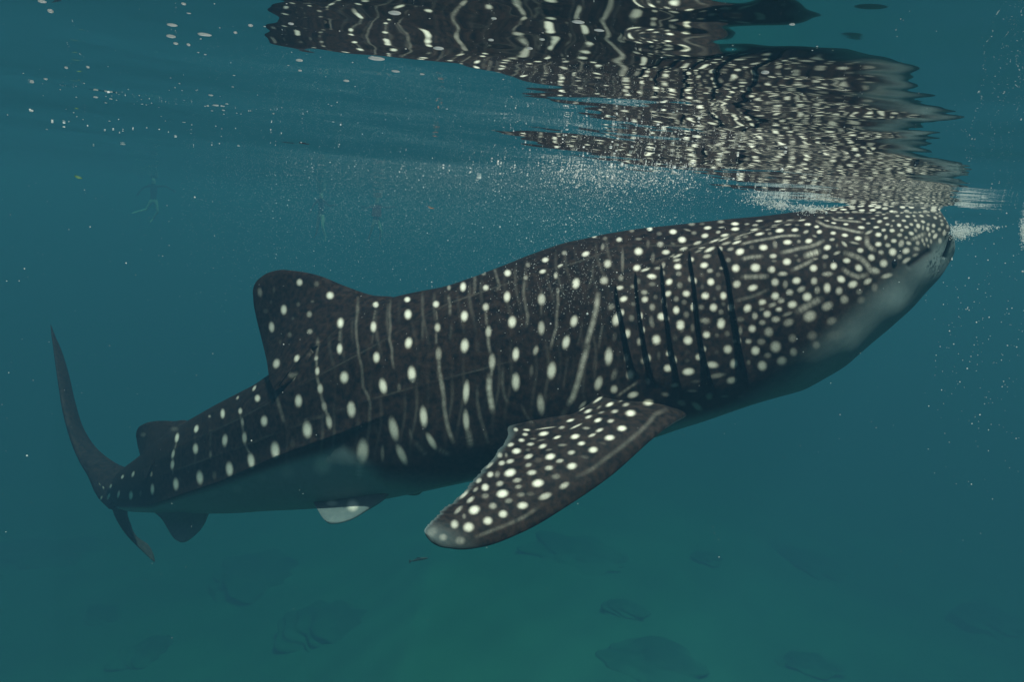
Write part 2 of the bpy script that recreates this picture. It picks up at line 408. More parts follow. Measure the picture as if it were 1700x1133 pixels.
# --- colour pattern, traced spot by spot: each row is x y rx ry angle strength in a local tracing frame
SPOTS = [(1000,340,.17647,"""445 228 28 20 0 1;275 245 25 18 0 .35;25 320 25 18 0 .3;160 327 27 22 0 .8;340 323 35 14 0 .35;535 272 28 20 0 .3;665 255 37 24 0 1;840 182 35 18 0 .45;940 180 30 14 0 .25;1115 160 35 16 0 .5;1248 180 40 17 0 1;990 218 38 17 5 .9;1120 213 32 9 5 .55;1250 229 42 18 5 1;1360 182 28 11 5 .5;1438 192 32 12 5 .6;1478 152 38 11 3 .7;1655 155 42 10 5 .9;800 238 40 10 -15 .4;1090 258 25 16 10 .6;862 266 28 18 0 .4;965 292 36 22 10 .85;1152 287 42 15 10 .95;750 330 40 30 0 1;545 373 35 28 0 .6;340 440 42 36 0 1;430 370 20 40 0 .25;665 372 30 18 -40 .25;895 360 42 15 18 .8;765 415 42 16 15 .8;598 447 40 23 5 .9;475 500 22 50 -5 .3;50 557 42 34 60 .8;325 595 38 30 20 1;190 530 18 120 0 .3;175 690 28 30 0 .45;22 712 35 38 20 .7;405 612 48 13 18 .9;520 598 35 14 5 .55;705 483 50 10 22 .95;660 480 30 8 20 .6;700 522 38 15 10 .75;1055 340 55 9 20 .9;1140 325 60 8 22 .8;935 408 35 8 12 .8;905 437 40 9 20 .5;1010 422 55 17 25 .95;985 485 42 20 12 .6;1165 363 50 13 15 .6;1265 355 48 13 18 .95;1270 320 40 11 15 .5;1300 290 70 7 20 .5;1430 235 45 10 10 .8;1400 260 100 5 18 .5;1345 300 30 14 10 .4;1480 275 48 15 12 .95;1575 272 25 16 0 .4;1560 235 35 10 5 .4;1665 245 42 20 5 1;1205 418 35 18 15 .5;1112 415 22 25 0 .6;1295 443 45 32 20 1;1405 400 28 22 0 .25;1515 402 45 31 0 1;1625 375 28 40 10 .4;1605 483 38 26 5 .6;1185 520 28 24 0 .35;710 582 38 28 5 1;572 570 22 32 -20 .5;572 645 20 24 0 .4;840 515 25 22 0 .8;958 570 40 27 10 1;1120 598 25 14 -5 .5;1012 622 32 22 5 .6;935 658 22 24 0 .2;1090 658 25 24 0 .25;1255 598 40 38 30 1;1440 592 52 40 0 1;1590 612 42 34 0 .65;718 650 30 24 0 .4;465 675 46 24 -5 1;470 748 38 22 0 .35;340 720 22 28 0 .3;628 727 36 28 35 1;830 700 28 30 0 .6;870 718 22 30 0 .75;728 758 30 30 0 .4;1020 727 36 34 0 1;1680 655 40 22 0 .45;1265 748 42 35 30 .75;1415 782 52 30 15 .95;1625 730 40 38 0 .6;1090 782 30 28 0 .3;940 775 20 25 0 .2;165 782 38 20 8 .75;290 770 30 20 0 .4;200 888 40 25 20 1;395 825 35 24 0 .55;400 892 34 28 20 .85;500 870 22 22 0 .3;618 838 36 25 25 .9;790 838 38 30 0 .95;695 888 28 26 20 .45;770 918 28 24 0 .35;968 858 40 33 15 1;1138 858 33 36 0 .95;1055 885 20 22 0 .2;1620 858 42 30 30 .8;80 962 38 25 40 .35;185 1015 24 30 0 .8;290 935 26 22 0 .3;130 1080 36 52 -15 .95;275 1068 30 32 0 .35;470 965 30 34 0 .5;555 1053 38 36 0 1;365 1048 18 34 0 .75;565 905 14 24 0 .6;695 993 33 36 0 1;610 1075 22 26 0 .6;790 1035 30 32 0 .35;850 965 25 36 0 .8;600 950 14 30 0 .3;930 965 32 25 0 .35;1045 968 38 36 20 .95;1115 1010 28 26 0 .4;1140 935 22 20 0 .25;1212 968 34 34 0 .85;1365 975 45 34 40 .95;1505 918 42 28 10 .85;1600 945 45 22 20 .55;1680 905 35 25 20 .55;1500 985 32 16 10 .4;1660 985 38 24 10 .6;1550 1030 42 34 10 .8;1435 1048 32 36 0 .6;965 1090 50 25 0 .5;1120 1108 40 34 0 .9;735 1118 40 30 0 .9;460 1085 25 38 0 .3;1300 1080 40 25 0 .3"""),
(1000,520,.17647,"""60 408 40 78 -3 .9;235 195 32 42 -10 .85;115 225 25 45 -10 .2;225 425 26 40 0 .4;350 268 30 34 0 .55;385 160 18 30 0 .75;465 95 25 45 20 .35;508 252 43 44 0 1;735 122 40 38 0 1;685 235 28 28 0 .2;848 140 22 40 0 .3;805 258 44 40 0 1;1115 107 40 42 0 1;980 205 38 32 0 .85;1078 208 24 22 0 .25;1175 195 30 28 0 .3;955 340 26 28 0 .6;1180 343 43 42 0 .85;1075 370 25 22 0 .15;435 425 26 35 0 .7;385 450 30 30 0 .45;620 383 26 24 0 .8;685 440 20 35 10 .6;530 400 20 40 0 .2;800 370 30 20 0 .12;800 450 30 20 0 .15;902 415 30 30 0 .75;615 520 40 34 0 .9;810 553 58 34 5 1;1035 488 60 32 -5 .8;1235 478 38 46 -10 .8;1080 590 85 25 10 .4;1215 635 50 34 10 .7;685 680 45 22 5 .55;880 645 50 16 3 .25;115 580 28 60 -20 .3;262 582 40 44 -20 .75;430 645 26 34 0 .35;110 718 36 38 -15 .8;845 735 50 14 0 .35;1005 785 35 35 -35 .45;890 880 65 28 -38 .5;745 848 45 28 -15 .4;1150 785 45 14 0 .3;1300 790 40 14 0 .22;595 768 40 20 -5 .5;1300 165 22 45 0 .35;1295 265 14 30 0 .5;1375 268 35 25 0 .6;1410 148 40 36 0 .85;1505 90 38 28 0 .5;1495 270 45 32 0 .45;1565 178 50 48 0 .6;1440 355 45 44 0 .95;1630 318 58 58 0 .75;1555 400 40 30 0 .4;1505 498 48 50 20 .85;1375 465 22 28 0 .3;1245 265 20 20 0 .3;1300 60 40 25 0 .3;1630 60 45 30 0 .5"""),
(1280,340,.17647,"""70 155 40 9 8 .9;160 187 40 9 8 .6;45 190 50 6 8 .5;30 208 40 7 5 .5;180 145 45 7 8 .5;290 145 45 9 8 .8;345 185 38 16 0 1;245 192 28 10 0 .3;430 207 30 16 0 .9;455 255 32 22 10 .9;470 120 40 8 0 .6;525 150 30 8 -5 .8;590 172 32 10 -5 .9;655 122 30 8 0 .6;705 184 32 14 0 .9;750 127 35 9 0 .7;850 72 40 6 0 .6;870 135 30 12 -10 .6;720 75 25 8 0 .5;82 243 45 21 5 1;225 237 38 20 5 .95;330 255 34 18 20 .6;410 295 30 14 -20 .4;585 267 34 20 0 .9;695 287 40 20 -5 .95;850 214 42 18 -5 .9;915 175 30 12 0 .6;990 212 36 14 3 .85;1022 158 32 18 10 .8;1080 125 32 13 5 .8;1135 62 30 14 0 .9;1095 185 26 15 0 .75;1060 238 28 18 5 .8;1140 243 34 22 0 .9;1010 282 38 26 0 .95;920 260 50 18 25 .6;1080 305 22 30 -20 .7;1155 340 36 24 0 .85;1210 285 32 22 0 .7;1205 192 28 20 -15 .95;1010 372 40 28 0 .9;1100 382 35 25 -10 .65;1225 365 34 45 -25 .65;820 317 44 25 -3 1;575 327 34 18 5 .65;355 342 42 26 10 .95;262 346 24 20 0 .45;155 353 48 26 3 1;690 370 45 20 -45 .65;620 385 16 25 0 .3;785 360 60 15 -12 .5;840 430 40 28 -5 .85;530 403 44 30 15 1;620 455 45 18 22 .6;510 490 40 25 10 .6;945 497 42 36 -20 .9;1035 448 35 26 -10 .6;1145 445 46 44 -30 .95;1270 435 46 34 15 .85;1210 490 32 28 -20 .5;1275 525 55 26 30 .75;1060 553 48 45 0 .8;1360 475 40 20 15 .5;1370 415 40 25 -15 .5;1295 362 35 22 -20 .75;20 483 40 24 5 .8;150 537 46 36 5 .95;30 530 30 16 0 .3;235 480 24 16 0 .3;260 525 25 22 0 .3;400 597 45 38 5 .95;590 577 40 40 -10 1;712 527 46 30 -5 .95;825 595 48 38 -30 .95;505 575 25 30 0 .2;415 510 35 14 5 .45;10 610 35 35 0 .85;112 650 50 24 0 .65;530 652 65 26 5 .55;240 715 48 36 10 .95;405 718 38 40 -25 .7;660 702 50 38 -20 .95;770 750 58 40 20 .85;910 722 55 32 30 .7;1090 670 70 28 15 .65;38 730 42 40 0 .8;135 750 30 42 0 .45;285 795 50 28 25 .65;435 805 35 42 -10 .5;528 785 42 55 0 .9;640 812 42 44 -30 .65;175 825 42 32 5 .7;40 858 42 36 15 .95;340 868 52 46 15 .95;95 905 40 26 10 .6;200 940 52 38 10 .9;75 985 35 22 0 .8;690 893 52 50 -30 .55;530 955 70 48 25 .6;365 1050 75 58 25 .65;850 900 50 45 20 .3;830 820 40 35 10 .35;975 780 40 50 0 .3;165 1110 60 40 20 .5;570 1095 60 45 20 .4;45 1080 48 32 5 .65;155 1030 60 20 20 .4;980 620 60 36 -20 .65;1250 150 28 14 -10 .8;1190 105 26 12 0 .7;1285 110 30 14 -10 .8;1345 105 22 12 -20 .7;1415 105 30 14 -20 .75;1480 100 26 10 -20 .6;1545 122 26 16 -30 .8;1590 108 18 14 -30 .6;1640 125 20 16 -30 .6;1605 150 22 14 -30 .6;1360 148 24 14 -30 .7;1430 160 28 16 -20 .8;1480 185 20 18 0 .6;1385 200 26 30 30 .85;1320 185 26 16 -20 .75;1275 210 28 16 -10 .8;1230 240 24 18 0 .7;1320 270 34 22 -20 .85;1430 215 16 30 0 .6;1475 228 20 28 15 .8;1530 197 22 24 20 .85;1585 232 22 20 0 .7;1610 185 22 18 0 .7;1360 240 18 28 30 .5;1525 250 22 18 0 .7;1490 280 16 26 0 .7;1545 295 24 36 -35 .8;1630 265 22 34 -10 .7;1590 340 24 36 0 .6;1380 360 26 26 20 .6;1425 335 16 26 10 .6;1465 330 16 26 10 .6;1440 370 14 28 20 .5;1505 345 16 30 10 .5;1480 390 12 26 15 .5;1150 150 20 12 0 .6;1135 200 18 14 0 .5;1270 310 22 18 0 .6;1665 160 16 18 0 .6;1660 205 16 22 0 .6;960 130 30 9 0 .6;1000 100 30 8 0 .6;1060 90 26 8 0 .6;1230 75 24 8 0 .6;1310 75 24 8 0 .6;1400 70 24 8 0 .6;1480 68 22 8 -10 .6;1560 85 20 10 -20 .6;930 75 30 6 0 .5"""),
(1200,480,.17647,"""655 465 45 45 0 .45;840 440 60 50 20 .35;880 530 45 45 10 .45;665 595 42 46 10 .6;555 678 55 46 20 .7;1060 440 120 60 10 .22"""),
(780,380,.17647,"""1170 70 26 16 10 .9;890 228 28 24 0 .5;1090 237 40 24 20 .95;1405 102 30 22 10 .8;1525 18 25 16 0 .4;1250 170 20 35 -10 .4;1275 90 22 20 0 .3;710 293 34 24 10 .95;685 402 34 19 15 .95;850 347 32 12 25 .8;545 340 25 25 0 .4;355 417 34 32 0 1;130 425 25 16 0 .4;525 460 25 25 0 .5;150 555 30 28 0 .9;350 640 33 50 -5 1;150 737 32 38 0 .75;398 878 40 54 -5 1;175 970 30 55 0 .75;808 440 20 32 0 .7;828 585 18 30 0 .5;675 665 38 54 0 .8;673 935 34 65 0 .7;1295 325 40 36 20 .6;1262 487 40 36 20 .75;998 515 38 50 -15 1;1330 735 38 30 40 .4;1378 855 40 60 -15 .95;980 870 36 54 -15 1;905 1070 36 62 -15 1"""),
(780,540,.17647,"""210 345 34 75 0 .7;432 275 34 62 -5 1;432 535 40 80 0 1;620 240 26 46 -15 .6;580 430 22 55 -5 .3;770 428 43 78 -8 1;668 750 38 95 5 .7;1305 295 40 82 -5 .8;1210 550 38 66 -18 .85;1355 465 26 60 -20 .35"""),
(560,440,.17647,"""30 548 30 48 0 1;22 790 28 50 0 1;362 375 28 28 0 .95;340 583 30 52 0 .9;658 326 30 26 10 1;665 466 36 46 0 1;670 735 36 52 -10 1;368 872 33 50 0 1;65 1060 42 55 0 1;928 370 32 32 0 .9;942 590 30 42 0 .75;953 840 32 65 0 .5;1183 207 30 44 -5 1;1195 483 36 50 -5 1;1198 762 40 64 -5 1;1375 82 26 18 0 .4;1050 215 20 26 0 .5"""),
(560,600,.17647,"""702 122 40 72 5 1;430 235 38 70 12 1;132 455 42 72 5 1;582 245 22 40 0 .25;985 230 26 75 10 .5;1212 290 32 105 -4 .95;1212 560 32 100 4 .85;812 525 38 95 5 .95;885 755 32 85 30 .85;530 640 44 110 13 .85;605 880 38 100 25 .8;238 850 58 115 -3 .9;690 690 18 60 10 .25;425 870 20 80 0 .35;1455 30 30 60 0 .7"""),
(390,440,.17647,"""608 165 30 34 0 .85;768 180 28 28 0 .25;895 288 36 36 0 .95;235 258 24 45 5 .45;368 235 14 32 0 .2;460 422 30 46 0 .95;345 585 28 50 5 .85;700 465 26 32 0 .5;705 628 28 26 20 .5;595 372 20 24 0 .25;290 435 26 26 0 .2;515 658 22 28 0 .25;390 930 34 46 -15 .8;340 350 15 25 0 .15;730 345 20 15 0 .25;545 505 15 18 0 .2;425 725 15 25 0 .15;582 880 25 36 -20 .85;765 880 20 26 -20 .7;775 1000 22 40 0 .85;545 1030 30 55 -5 .95"""),
(360,600,.17647,"""352 255 14 30 -30 .8;382 350 28 34 0 .9;195 345 12 20 -30 .6;220 470 20 30 0 .8;240 575 16 45 5 .6;260 720 24 55 3 .85;322 935 34 70 8 .95;55 495 22 46 0 .9;75 745 28 56 -5 .95;118 1015 36 66 5 .95;445 565 34 50 0 1;768 375 36 58 0 1;548 835 43 75 5 1;972 260 28 48 5 .85;1010 425 26 50 12 .6;1055 570 30 65 10 .8;850 645 46 76 5 1;995 980 95 90 0 .55;665 1045 70 65 0 .3;420 1105 55 45 0 .2;710 775 30 45 0 .15"""),
(160,660,.17647,"""758 382 20 46 -10 .9;722 535 16 46 -12 .85;715 635 19 46 -5 .9;748 818 28 58 3 1;940 298 22 38 -15 .95;933 485 27 50 0 .95;973 755 34 65 5 1;1065 180 14 14 0 .5;1072 540 16 40 0 .3;1110 735 22 40 0 .25;515 722 14 26 -5 .8;527 868 19 52 0 .95;325 925 20 42 -3 .95;415 905 12 30 0 .3;208 915 13 38 -12 .85;345 725 13 30 -20 .8;245 750 12 22 -25 .8;135 838 10 22 -20 .8;115 935 13 32 -20 .85;65 850 7 16 20 .6;45 950 10 24 -30 .7;30 820 6 16 30 .4;440 352 30 24 0 .25;735 300 45 25 0 .2;1325 865 60 40 0 .25;1100 910 80 30 10 .15"""),
(690,680,.21186,"""785 160 22 16 -15 .8;870 162 32 10 -5 .9;858 197 26 14 -5 .8;830 243 28 16 -5 .9;1003 192 44 19 10 1;745 278 30 18 15 .8;1020 148 90 5 8 .7;1145 143 28 14 10 .6;1108 220 34 13 18 .9;900 274 32 15 3 .75;995 290 36 19 20 .9;920 232 30 8 0 .4;985 242 38 8 10 .3;790 328 40 25 5 1;885 370 40 21 20 .8;1055 372 44 27 15 1;1150 280 40 12 0 .4;660 360 25 25 30 .6;710 360 15 22 0 .35;675 422 30 22 15 .75;740 408 36 20 15 .75;580 440 45 15 40 .55;885 437 30 20 20 .55;880 318 22 14 0 .25;1045 318 30 10 10 .3;1130 405 34 18 12 .7;1045 460 38 22 5 .7;740 498 52 33 18 1;910 497 42 24 8 .75;585 512 30 26 30 .8;640 510 25 30 -20 .4;495 560 30 20 40 .7;660 583 34 24 15 .6;795 557 40 22 10 .55;958 580 52 34 10 1;805 608 32 20 10 .45;545 612 34 32 20 .9;470 630 30 16 45 .5;1095 530 35 22 -10 .35;680 662 52 35 10 1;825 670 38 22 5 .35;1165 598 48 25 30 .65;1015 682 60 28 22 .7;545 680 36 26 0 .35;380 670 55 16 42 .7;430 710 42 20 40 .65;730 718 36 24 10 .4;838 755 48 32 8 .9;605 758 36 30 0 .5;460 790 50 38 20 .95;335 790 50 20 45 .5;380 840 18 25 0 .35;685 822 40 34 5 .85;565 875 42 36 0 .85;415 925 48 42 10 .85;305 902 36 38 0 .7;215 1005 38 32 0 .4;350 1030 46 36 0 .4;130 960 60 40 40 .25;900 665 40 20 0 .2;960 400 40 25 0 .15"""),
(900,620,.17647,"""1000 275 55 35 5 .85;855 205 60 32 15 1;832 377 52 34 0 1;635 295 42 20 25 1;788 297 36 20 15 .6;683 360 36 20 15 .7;525 443 42 21 20 .95;432 358 42 18 25 .95;437 412 36 16 20 .8;525 250 62 15 35 .8;380 300 55 20 45 .6;375 340 35 8 30 .8;265 445 42 14 15 .95;535 322 30 12 45 .4;558 370 32 12 20 .5;740 262 25 12 25 .35;645 450 36 20 10 .7;750 520 50 30 0 1;415 518 40 15 -5 .5;540 537 42 18 22 .8;470 585 42 16 22 .75;635 608 52 29 3 1;310 597 48 26 12 1;320 500 70 10 25 .75;370 662 38 22 5 .95;480 722 48 32 5 1;275 747 40 24 10 .7;280 875 52 35 10 .95;190 678 50 14 0 .4;1160 200 50 22 -10 .45;1310 275 40 24 -15 .35;210 1060 55 30 35 .55;400 790 50 20 -15 .2;570 660 50 14 -20 .15;140 970 38 30 -15 .3"""),
(440,760,.17655,"825 450 60 60 0 .75;630 430 60 30 0 .6")]
LINES = [(1280,340,.17647,"""430 155 520 200 620 215 720 235 800 255 860 262 13 .55;570 120 600 140 700 150 800 158 850 165 10 .5;0 315 100 295 200 290 270 292 12 .55;100 450 180 435 260 412 360 395 430 372 490 340 18 .5;330 480 390 460 450 440 26 .75;200 615 280 580 350 545 390 520 18 .5;900 310 905 370 940 410 970 425 22 .55;700 455 780 480 850 510 900 560 940 620 990 640 24 .55;680 610 740 650 820 680 900 660 22 .5;1330 325 1440 275 18 .6;250 1005 330 960 400 920 470 885 30 .5"""),
(1000,340,.17647,"""1310 372 1400 348 1510 328 1650 305 13 .5;1320 510 1410 492 1500 485 18 .5;1320 680 1435 678 1550 675 22 .5;1260 905 1420 862 1560 800 16 .28;150 775 230 715 320 655 13 .05"""),
(780,380,.17647,"""1160 330 1150 460 1120 540 14 .2;825 600 830 700 815 830 815 930 780 1040 760 1130 15 .35;1205 620 1190 750 1160 880 1130 980 1090 1110 24 .62;515 480 505 600 520 700 545 820 535 920 16 .3;230 370 255 460 280 540 250 580 14 .3;50 430 50 540 40 620 14 .25;1250 900 1220 1060 14 .25;675 560 670 820 12 .2;150 800 160 900 14 .3;170 1020 180 1120 16 .4;1060 870 1040 1000 1010 1100 12 .15"""),
(780,540,.17647,"""185 480 180 600 195 700 215 810 26 .8;1110 200 1060 360 1045 430 1010 560 970 680 930 740 26 .65;900 800 870 850 25 .2;310 400 305 550 325 660 360 740 18 .25;70 580 70 720 100 880 140 1000 170 1100 18 .25;490 760 530 850 590 930 16 .2;925 300 900 450 880 600 14 .12;1180 300 1165 420 14 .15;1240 60 1210 220 14 .2;210 410 200 480 14 .5"""),
(560,440,.17647,"""195 310 190 440 175 560 180 680 195 780 200 850 225 940 240 1040 14 .28;500 340 490 450 500 580 490 700 515 800 515 880 530 970 14 .3;360 420 340 520 12 .25;340 640 325 740 12 .15;800 270 800 400 805 500 800 700 14 .2;1045 290 1060 380 1060 470 15 .3;1075 560 1060 700 15 .15;955 900 960 1000 985 1100 18 .4;1290 60 1290 250 14 .25;1320 720 1320 820 20 .12;25 620 20 720 12 .3;1395 440 1400 560 10 .3;1420 660 1425 760 1440 830 15 .4;930 430 940 520 10 .25;930 640 930 740 12 .3"""),
(560,600,.17647,"""955 110 985 220 1000 330 1005 430 1025 560 1050 660 1090 760 20 .48;1230 650 1255 790 28 .45;950 830 1050 880 25 .25;210 950 205 1090 35 .4;730 760 840 890 25 .2;230 30 240 240 285 320 310 400 310 470 15 .28;350 600 380 680 18 .1"""),
(390,440,.17647,"""778 690 780 780 765 860 770 960 780 1060 12 .35;990 620 990 720 12 .3"""),
(360,600,.17647,"""545 290 580 400 610 500 635 580 17 .3;220 500 245 640 265 780 310 880 12 .35;940 140 960 220 990 360 1030 480 1060 640 14 .4"""),
(160,660,.17647,"""760 400 735 500 715 620 720 720 8 .35;930 360 930 650 10 .15;1075 290 1072 480 12 .15"""),
(690,680,.21186,"""480 1000 600 950 720 905 850 845 960 770 16 .26"""),
(900,620,.17647,"""330 975 470 905 590 810 740 700 830 625 920 550 1010 460 1060 390 1170 340 22 .26;710 215 800 150 890 90 13 .4""")]

def paint(px, py):
    m = np.zeros(px.shape)
    flat_x, flat_y, fm = px.ravel(), py.ravel(), m.ravel()
    order = np.argsort(flat_x); sx = flat_x[order]
    def window(x0, x1, y0, y1):
        i0, i1 = np.searchsorted(sx, x0), np.searchsorted(sx, x1)
        idx = order[i0:i1]
        yy = flat_y[idx]
        return idx[(yy >= y0) & (yy <= y1)]
    for ox, oy, sc, txt in SPOTS:
        for row in txt.split(';'):
            v = [float(k) for k in row.split()]
            if len(v) < 6: continue
            x, y = ox + v[0] * sc, oy + v[1] * sc
            hs = 0.78 - 0.14 * min(max((x - 1180) / 220, 0), 1) - (0.08 if (ox, oy) in ((690, 680), (900, 620)) else 0)
            a, b_ = v[2] * sc * hs, v[3] * sc * (hs + 0.03)
            R = max(a, b_) * 1.9 + 2
            idx = window(x - R, x + R, y - R, y + R)
            dx_, dy_ = flat_x[idx] - x, -(flat_y[idx] - y)
            an = math.radians(v[4])
            ux = (dx_ * math.cos(an) + dy_ * math.sin(an)) / a
            uy = (-dx_ * math.sin(an) + dy_ * math.cos(an)) / b_
            r = np.hypot(ux, uy)
            soft = 0.75 if min(a, b_) > 8.5 and v[5] < 0.7 else 0.60
            fm[idx] = np.maximum(fm[idx], v[5] ** 1.7 * smoothstep(1 + soft, 1 - soft, r))
    for ox, oy, sc, txt in LINES:
        for row in txt.split(';'):
            v = [float(k) for k in row.split()]
            if len(v) < 6: continue
            pts = [(ox + v[k] * sc, oy + v[k + 1] * sc) for k in range(0, len(v) - 2, 2)]
            w = v[-2] * sc * 0.85; s = v[-1] ** 1.6
            xs_ = [p[0] for p in pts]; ys_ = [p[1] for p in pts]
            idx = window(min(xs_) - 2*w, max(xs_) + 2*w, min(ys_) - 2*w, max(ys_) + 2*w)
            if len(idx) == 0: continue
            d, p = poly_dist(flat_x[idx], flat_y[idx], pts)
            ph_ = (v[0] * 0.37 + v[1] * 0.11) % 6.28
            brk = 0.75 + 0.25 * np.sin(p * 9.0 * (len(pts) - 1) / 3 + ph_) * np.sin(p * 23.0 + 2 * ph_)
            fm[idx] = np.maximum(fm[idx], s * brk * smoothstep(1.9, 0.0, d / w) * (0.35 + 0.65 * smoothstep(0, .12, p) * smoothstep(1, .88, p)))
    return m

PX, PY = pxof((body)[:, near])
spot_n = paint(PX, PY)
# faint wavy bars between the columns of spots
bar = PX + 6 * np.sin(PY * 0.021 + PX * 0.006) - 0.16 * (PY - 560) * smoothstep(820, 1000, PX) + 2 * np.sin(PY * 0.06 + PX * 0.02)
barm = np.clip(np.sin(bar * 2 * math.pi / 19.5), 0, 1) ** 2 * (0.55 + 0.45 * np.sin(PY * 0.037 + PX * 0.011)) * (0.5 + 0.5 * np.sin(PX * 0.09 + PY * 0.013))
barm *= smoothstep(430, 560, PX) * smoothstep(1060, 1000, PX) * smoothstep(0.35, 0.6, TH) * smoothstep(2.3, 1.9, TH)
spot_n = np.maximum(spot_n, 0.055 * np.clip(barm, 0, 1))
for pts, _a, _w in RIDGES[:3]:
    d, p_ = poly_dist(PX, PY, pts)
    spot_n = np.maximum(spot_n, 0.030 * (1 + 0.8 * np.sin(p_ * 40)) * smoothstep(2.4, 0.2, d) * smoothstep(0, 0.2, p_) * smoothstep(1, .8, p_))
# small crowded spots over the crown of the head, where it meets the surface
hr = np.random.default_rng(3)
crown = (PX > 1345) & (PY < 356)
ci = np.nonzero(crown.any(1))[0]
if len(ci):
    P3 = body[:, near]
    sel = P3[crown]; acc = np.zeros(len(sel)); centres = []
    for k in hr.permutation(len(sel)):
        c = sel[k]
        if len(centres) < 420 and (not centres or np.min(((np.array(centres) - c) ** 2).sum(1)) > 0.034 ** 2): centres.append(c)
        if len(centres) >= 420 or k < 0: break
    for c in centres:
        d_ = np.sqrt(((sel - c) ** 2).sum(1)); r_ = hr.uniform(0.010, 0.015)
        acc = np.maximum(acc, hr.uniform(.45, .9) * smoothstep(1.4, 0.6, d_ / r_))
    fadeb = smoothstep(356, 348, PY[crown])
    spot_n[crown] = np.maximum(spot_n[crown], acc * fadeb)
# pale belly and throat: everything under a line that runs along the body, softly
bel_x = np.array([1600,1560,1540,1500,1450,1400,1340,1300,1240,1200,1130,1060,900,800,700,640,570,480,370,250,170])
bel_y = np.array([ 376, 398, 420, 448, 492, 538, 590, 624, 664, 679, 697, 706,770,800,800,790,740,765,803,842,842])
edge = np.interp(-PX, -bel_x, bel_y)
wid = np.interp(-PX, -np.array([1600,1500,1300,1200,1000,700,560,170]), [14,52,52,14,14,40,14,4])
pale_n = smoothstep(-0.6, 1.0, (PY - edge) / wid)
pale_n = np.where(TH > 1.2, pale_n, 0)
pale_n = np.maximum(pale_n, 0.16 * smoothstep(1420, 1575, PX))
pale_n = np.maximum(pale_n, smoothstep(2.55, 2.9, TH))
spot, pale, darkf = mirror(spot_n), mirror(pale_n), mirror(dark)
V = [body.reshape(-1, 3)]
A_spot, A_pale, A_dark = [spot.ravel()], [pale.ravel()], [darkf.ravel()]
FC = [grid_faces(NS, MT, wrap=True)]
count = NS * MT
for end, i in ((0, 0), (1, NS - 1)):            # close both ends
    V.append(body[i].mean(0)[None]); A_spot.append([0]); A_pale.append([0.3]); A_dark.append([0])
    j = np.arange(MT); j2 = (j + 1) % MT
    c = np.full(MT, count); r0 = i * MT
    f = np.stack([c, r0 + j2, r0 + j, r0 + j], -1) if end == 0 else np.stack([c, r0 + j, r0 + j2, r0 + j2], -1)
    FC.append(('tri', f[:, :3])); count += 1

